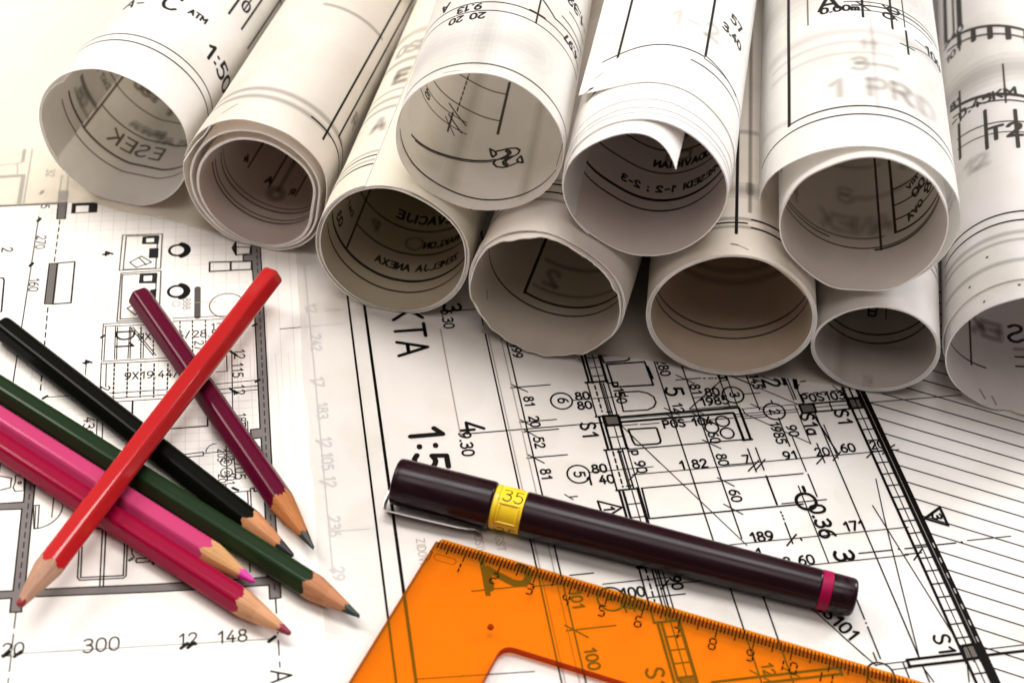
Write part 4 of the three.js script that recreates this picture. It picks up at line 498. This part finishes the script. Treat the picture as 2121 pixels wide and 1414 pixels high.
// ---------------------------------------------------------------- orange set square
{
  const O = [-14.6, 80.6], e1 = [.9728, .2317], e2 = [-.347, .938], y0 = .52, th = 2.6;
  const sq = thing('set_square', 'transparent orange plastic set square with a centimetre scale, cut by the bottom edge', 'set square', [O[0], y0, O[1]]);
  const at = (a, b) => [e1[0] * a + e2[0] * b, e1[1] * a + e2[1] * b];           // along the two legs, local mm (x, z)
  const round = (pts, rs) => { const s = []; pts.forEach((p, i) => { const a = pts[(i + pts.length - 1) % pts.length], b = pts[(i + 1) % pts.length], r = rs[i], da = Math.hypot(a[0] - p[0], a[1] - p[1]), db = Math.hypot(b[0] - p[0], b[1] - p[1]); for (let k = 0; k <= 8; k++) { const t = k / 8, q0 = [p[0] + (a[0] - p[0]) * r / da, p[1] + (a[1] - p[1]) * r / da], q1 = [p[0] + (b[0] - p[0]) * r / db, p[1] + (b[1] - p[1]) * r / db]; s.push(new THREE.Vector2((1 - t) ** 2 * q0[0] + 2 * t * (1 - t) * p[0] + t * t * q1[0], -((1 - t) ** 2 * q0[1] + 2 * t * (1 - t) * p[1] + t * t * q1[1]))); } }); return s; };
  const W = 2.3, shape = new THREE.Shape(round([at(0, W), at(175, W), at(175, 3), at(0, 116)], [.3, .3, .5, 2]));
  const hx = (x, z) => { const X = x - O[0], Z = z - O[1], d = e1[0] * e2[1] - e1[1] * e2[0]; return [(X * e2[1] - Z * e2[0]) / d, (e1[0] * Z - e1[1] * X) / d]; };
  const ha = hx(3.6, 117.8)[0], hb = hx(10.2, 114.6)[1];
  shape.holes.push(new THREE.Path(round([at(ha, hb), at(ha, hb + 44), at(ha + 68, hb)], [3.6, 3, 3])));
  const orange = { transmission: .93, roughness: .04, thickness: 0, ior: 1.45, specularIntensity: .12, side: THREE.DoubleSide };
  const face = new THREE.MeshPhysicalMaterial({ ...orange, color: new THREE.Color(.995, .64, .06) }), side = new THREE.MeshPhysicalMaterial({ ...orange, color: new THREE.Color(.40, .07, .008), transmission: .6, roughness: .15 });
  const flat = (shp, depth, bev) => { const g = new THREE.ExtrudeGeometry(shp, { depth, bevelEnabled: bev > 0, bevelThickness: bev, bevelSize: bev, bevelOffset: -bev, bevelSegments: 2, curveSegments: 8 }); g.rotateX(-Math.PI / 2); g.translate(0, bev, 0); return scaled(g); };
  part('plastic_plate', flat(shape, th - .2, .1), [face, side], sq);
  // bevelled measuring edge
  const prof = [[0, 0], [W - .02, 0], [W - .02, th - .1], [.25, 1.35], [0, 1.25]], pos = [], idx = []; const cap = [1.2, 175];
  cap.forEach((a) => prof.forEach(([b, y]) => { const q = at(a + (a < 2 ? (W - b) * -.2 : 0), b); pos.push(q[0], y, q[1]); })); const m = prof.length;
  for (let j = 0; j < m; j++) { if (j === 1) continue; const a = j, b = (j + 1) % m; idx.push(a, b, m + a, b, m + b, m + a); }
  for (let j = 1; j < m - 1; j++) { idx.push(0, j + 1, j); idx.push(m, m + j, m + j + 1); }
  const wg = geo(pos, idx).toNonIndexed(); wg.computeVertexNormals(); part('bevelled_edge', wg, new THREE.MeshPhysicalMaterial({ ...orange, color: new THREE.Color(.93, .52, .07), roughness: .12 }), sq);
  // printed scale: flat ribbons on the top face
  const tp = [], ti = [], print = (pts, w) => { for (let i = 1; i < pts.length; i++) { const [a, b] = [pts[i - 1], pts[i]], d = Math.hypot(b[0] - a[0], b[1] - a[1]) || 1, nx = -(b[1] - a[1]) / d * w / 2, nz = (b[0] - a[0]) / d * w / 2, k = tp.length / 3; for (const [q, s] of [[a, 1], [a, -1], [b, 1], [b, -1]]) tp.push(q[0] + nx * s, yTop(q), q[1] + nz * s); ti.push(k, k + 2, k + 1, k + 1, k + 2, k + 3); } };
  const nrm = [-.2317, .9728], yTop = (q) => { const b = (q[0] * nrm[0] + q[1] * nrm[1]); return b < W ? 1.35 + (b - .25) * (th - 1.45) / (W - .27) + .04 : th + .03; }, pt = (a, b) => [e1[0] * a + nrm[0] * b, e1[1] * a + nrm[1] * b];
  for (let k = 2; k < 172; k++) { const a = k - 1.2 + .0, len = k % 10 === 0 ? 5.3 : k % 5 === 0 ? 4.5 : 3.3; print([pt(a, .9), pt(a, W)], .34); print([pt(a, W), pt(a, 1.1 + len)], .34); }
  const SEG = [[[-.8, 1.7], [.8, 1.7]], [[1, 1.5], [1, .2]], [[1, -.2], [1, -1.5]], [[-.8, -1.7], [.8, -1.7]], [[-1, -.2], [-1, -1.5]], [[-1, 1.5], [-1, .2]], [[-.8, 0], [.8, 0]]], ON = { 0: '012345', 1: '12', 2: '01346', 3: '01236', 4: '1256', 5: '02356', 6: '023456', 7: '012', 8: '0123456', 9: '012356' };
  for (let n = 1; n <= 16; n++) { const s = String(n), a0 = n * 10 - 1.2 - .3; [...s].forEach((ch, i) => { const off = (i - (s.length - 1) / 2) * 2.9; for (const k of ON[ch]) print(SEG[k].map(([x, y]) => pt(a0 + off + x * .82 * (ch === '1' ? .2 : 1), 8.5 - y * .98)), .46); }); }
  { const cpt = (x, y) => pt(4.1 + x, 7.2 + y), o = []; for (let i = 0; i <= 24; i++) { const q = R(-90 + i / 24 * 180); o.push(cpt(2.1 + Math.cos(q) * 1, Math.sin(q) * 1)); } for (let i = 0; i <= 24; i++) { const q = R(90 + i / 24 * 180); o.push(cpt(-2.1 + Math.cos(q) * 1, Math.sin(q) * 1)); } o.push(o[0]); print(o, .14); print([pt(-.8, 6), pt(.2, 6.1), pt(0, 9), pt(-1, 9)], .18); }
  const pg = geo(tp, ti); part('scale_marks', pg, new THREE.MeshPhysicalMaterial({ color: new THREE.Color(.008, .003, .001), roughness: 1, specularIntensity: 0, side: THREE.DoubleSide }), sq);
  const nub = new THREE.CylinderGeometry(.75, .9, .5, 32); nub.translate(1.7 - O[0], th + .12, 108.5 - O[1]); part('moulding_nub', scaled(nub), new THREE.MeshPhysicalMaterial({ ...orange, color: new THREE.Color(.42, .06, .008), transmission: .5 }), sq);
}


renderer.render(scene, camera);
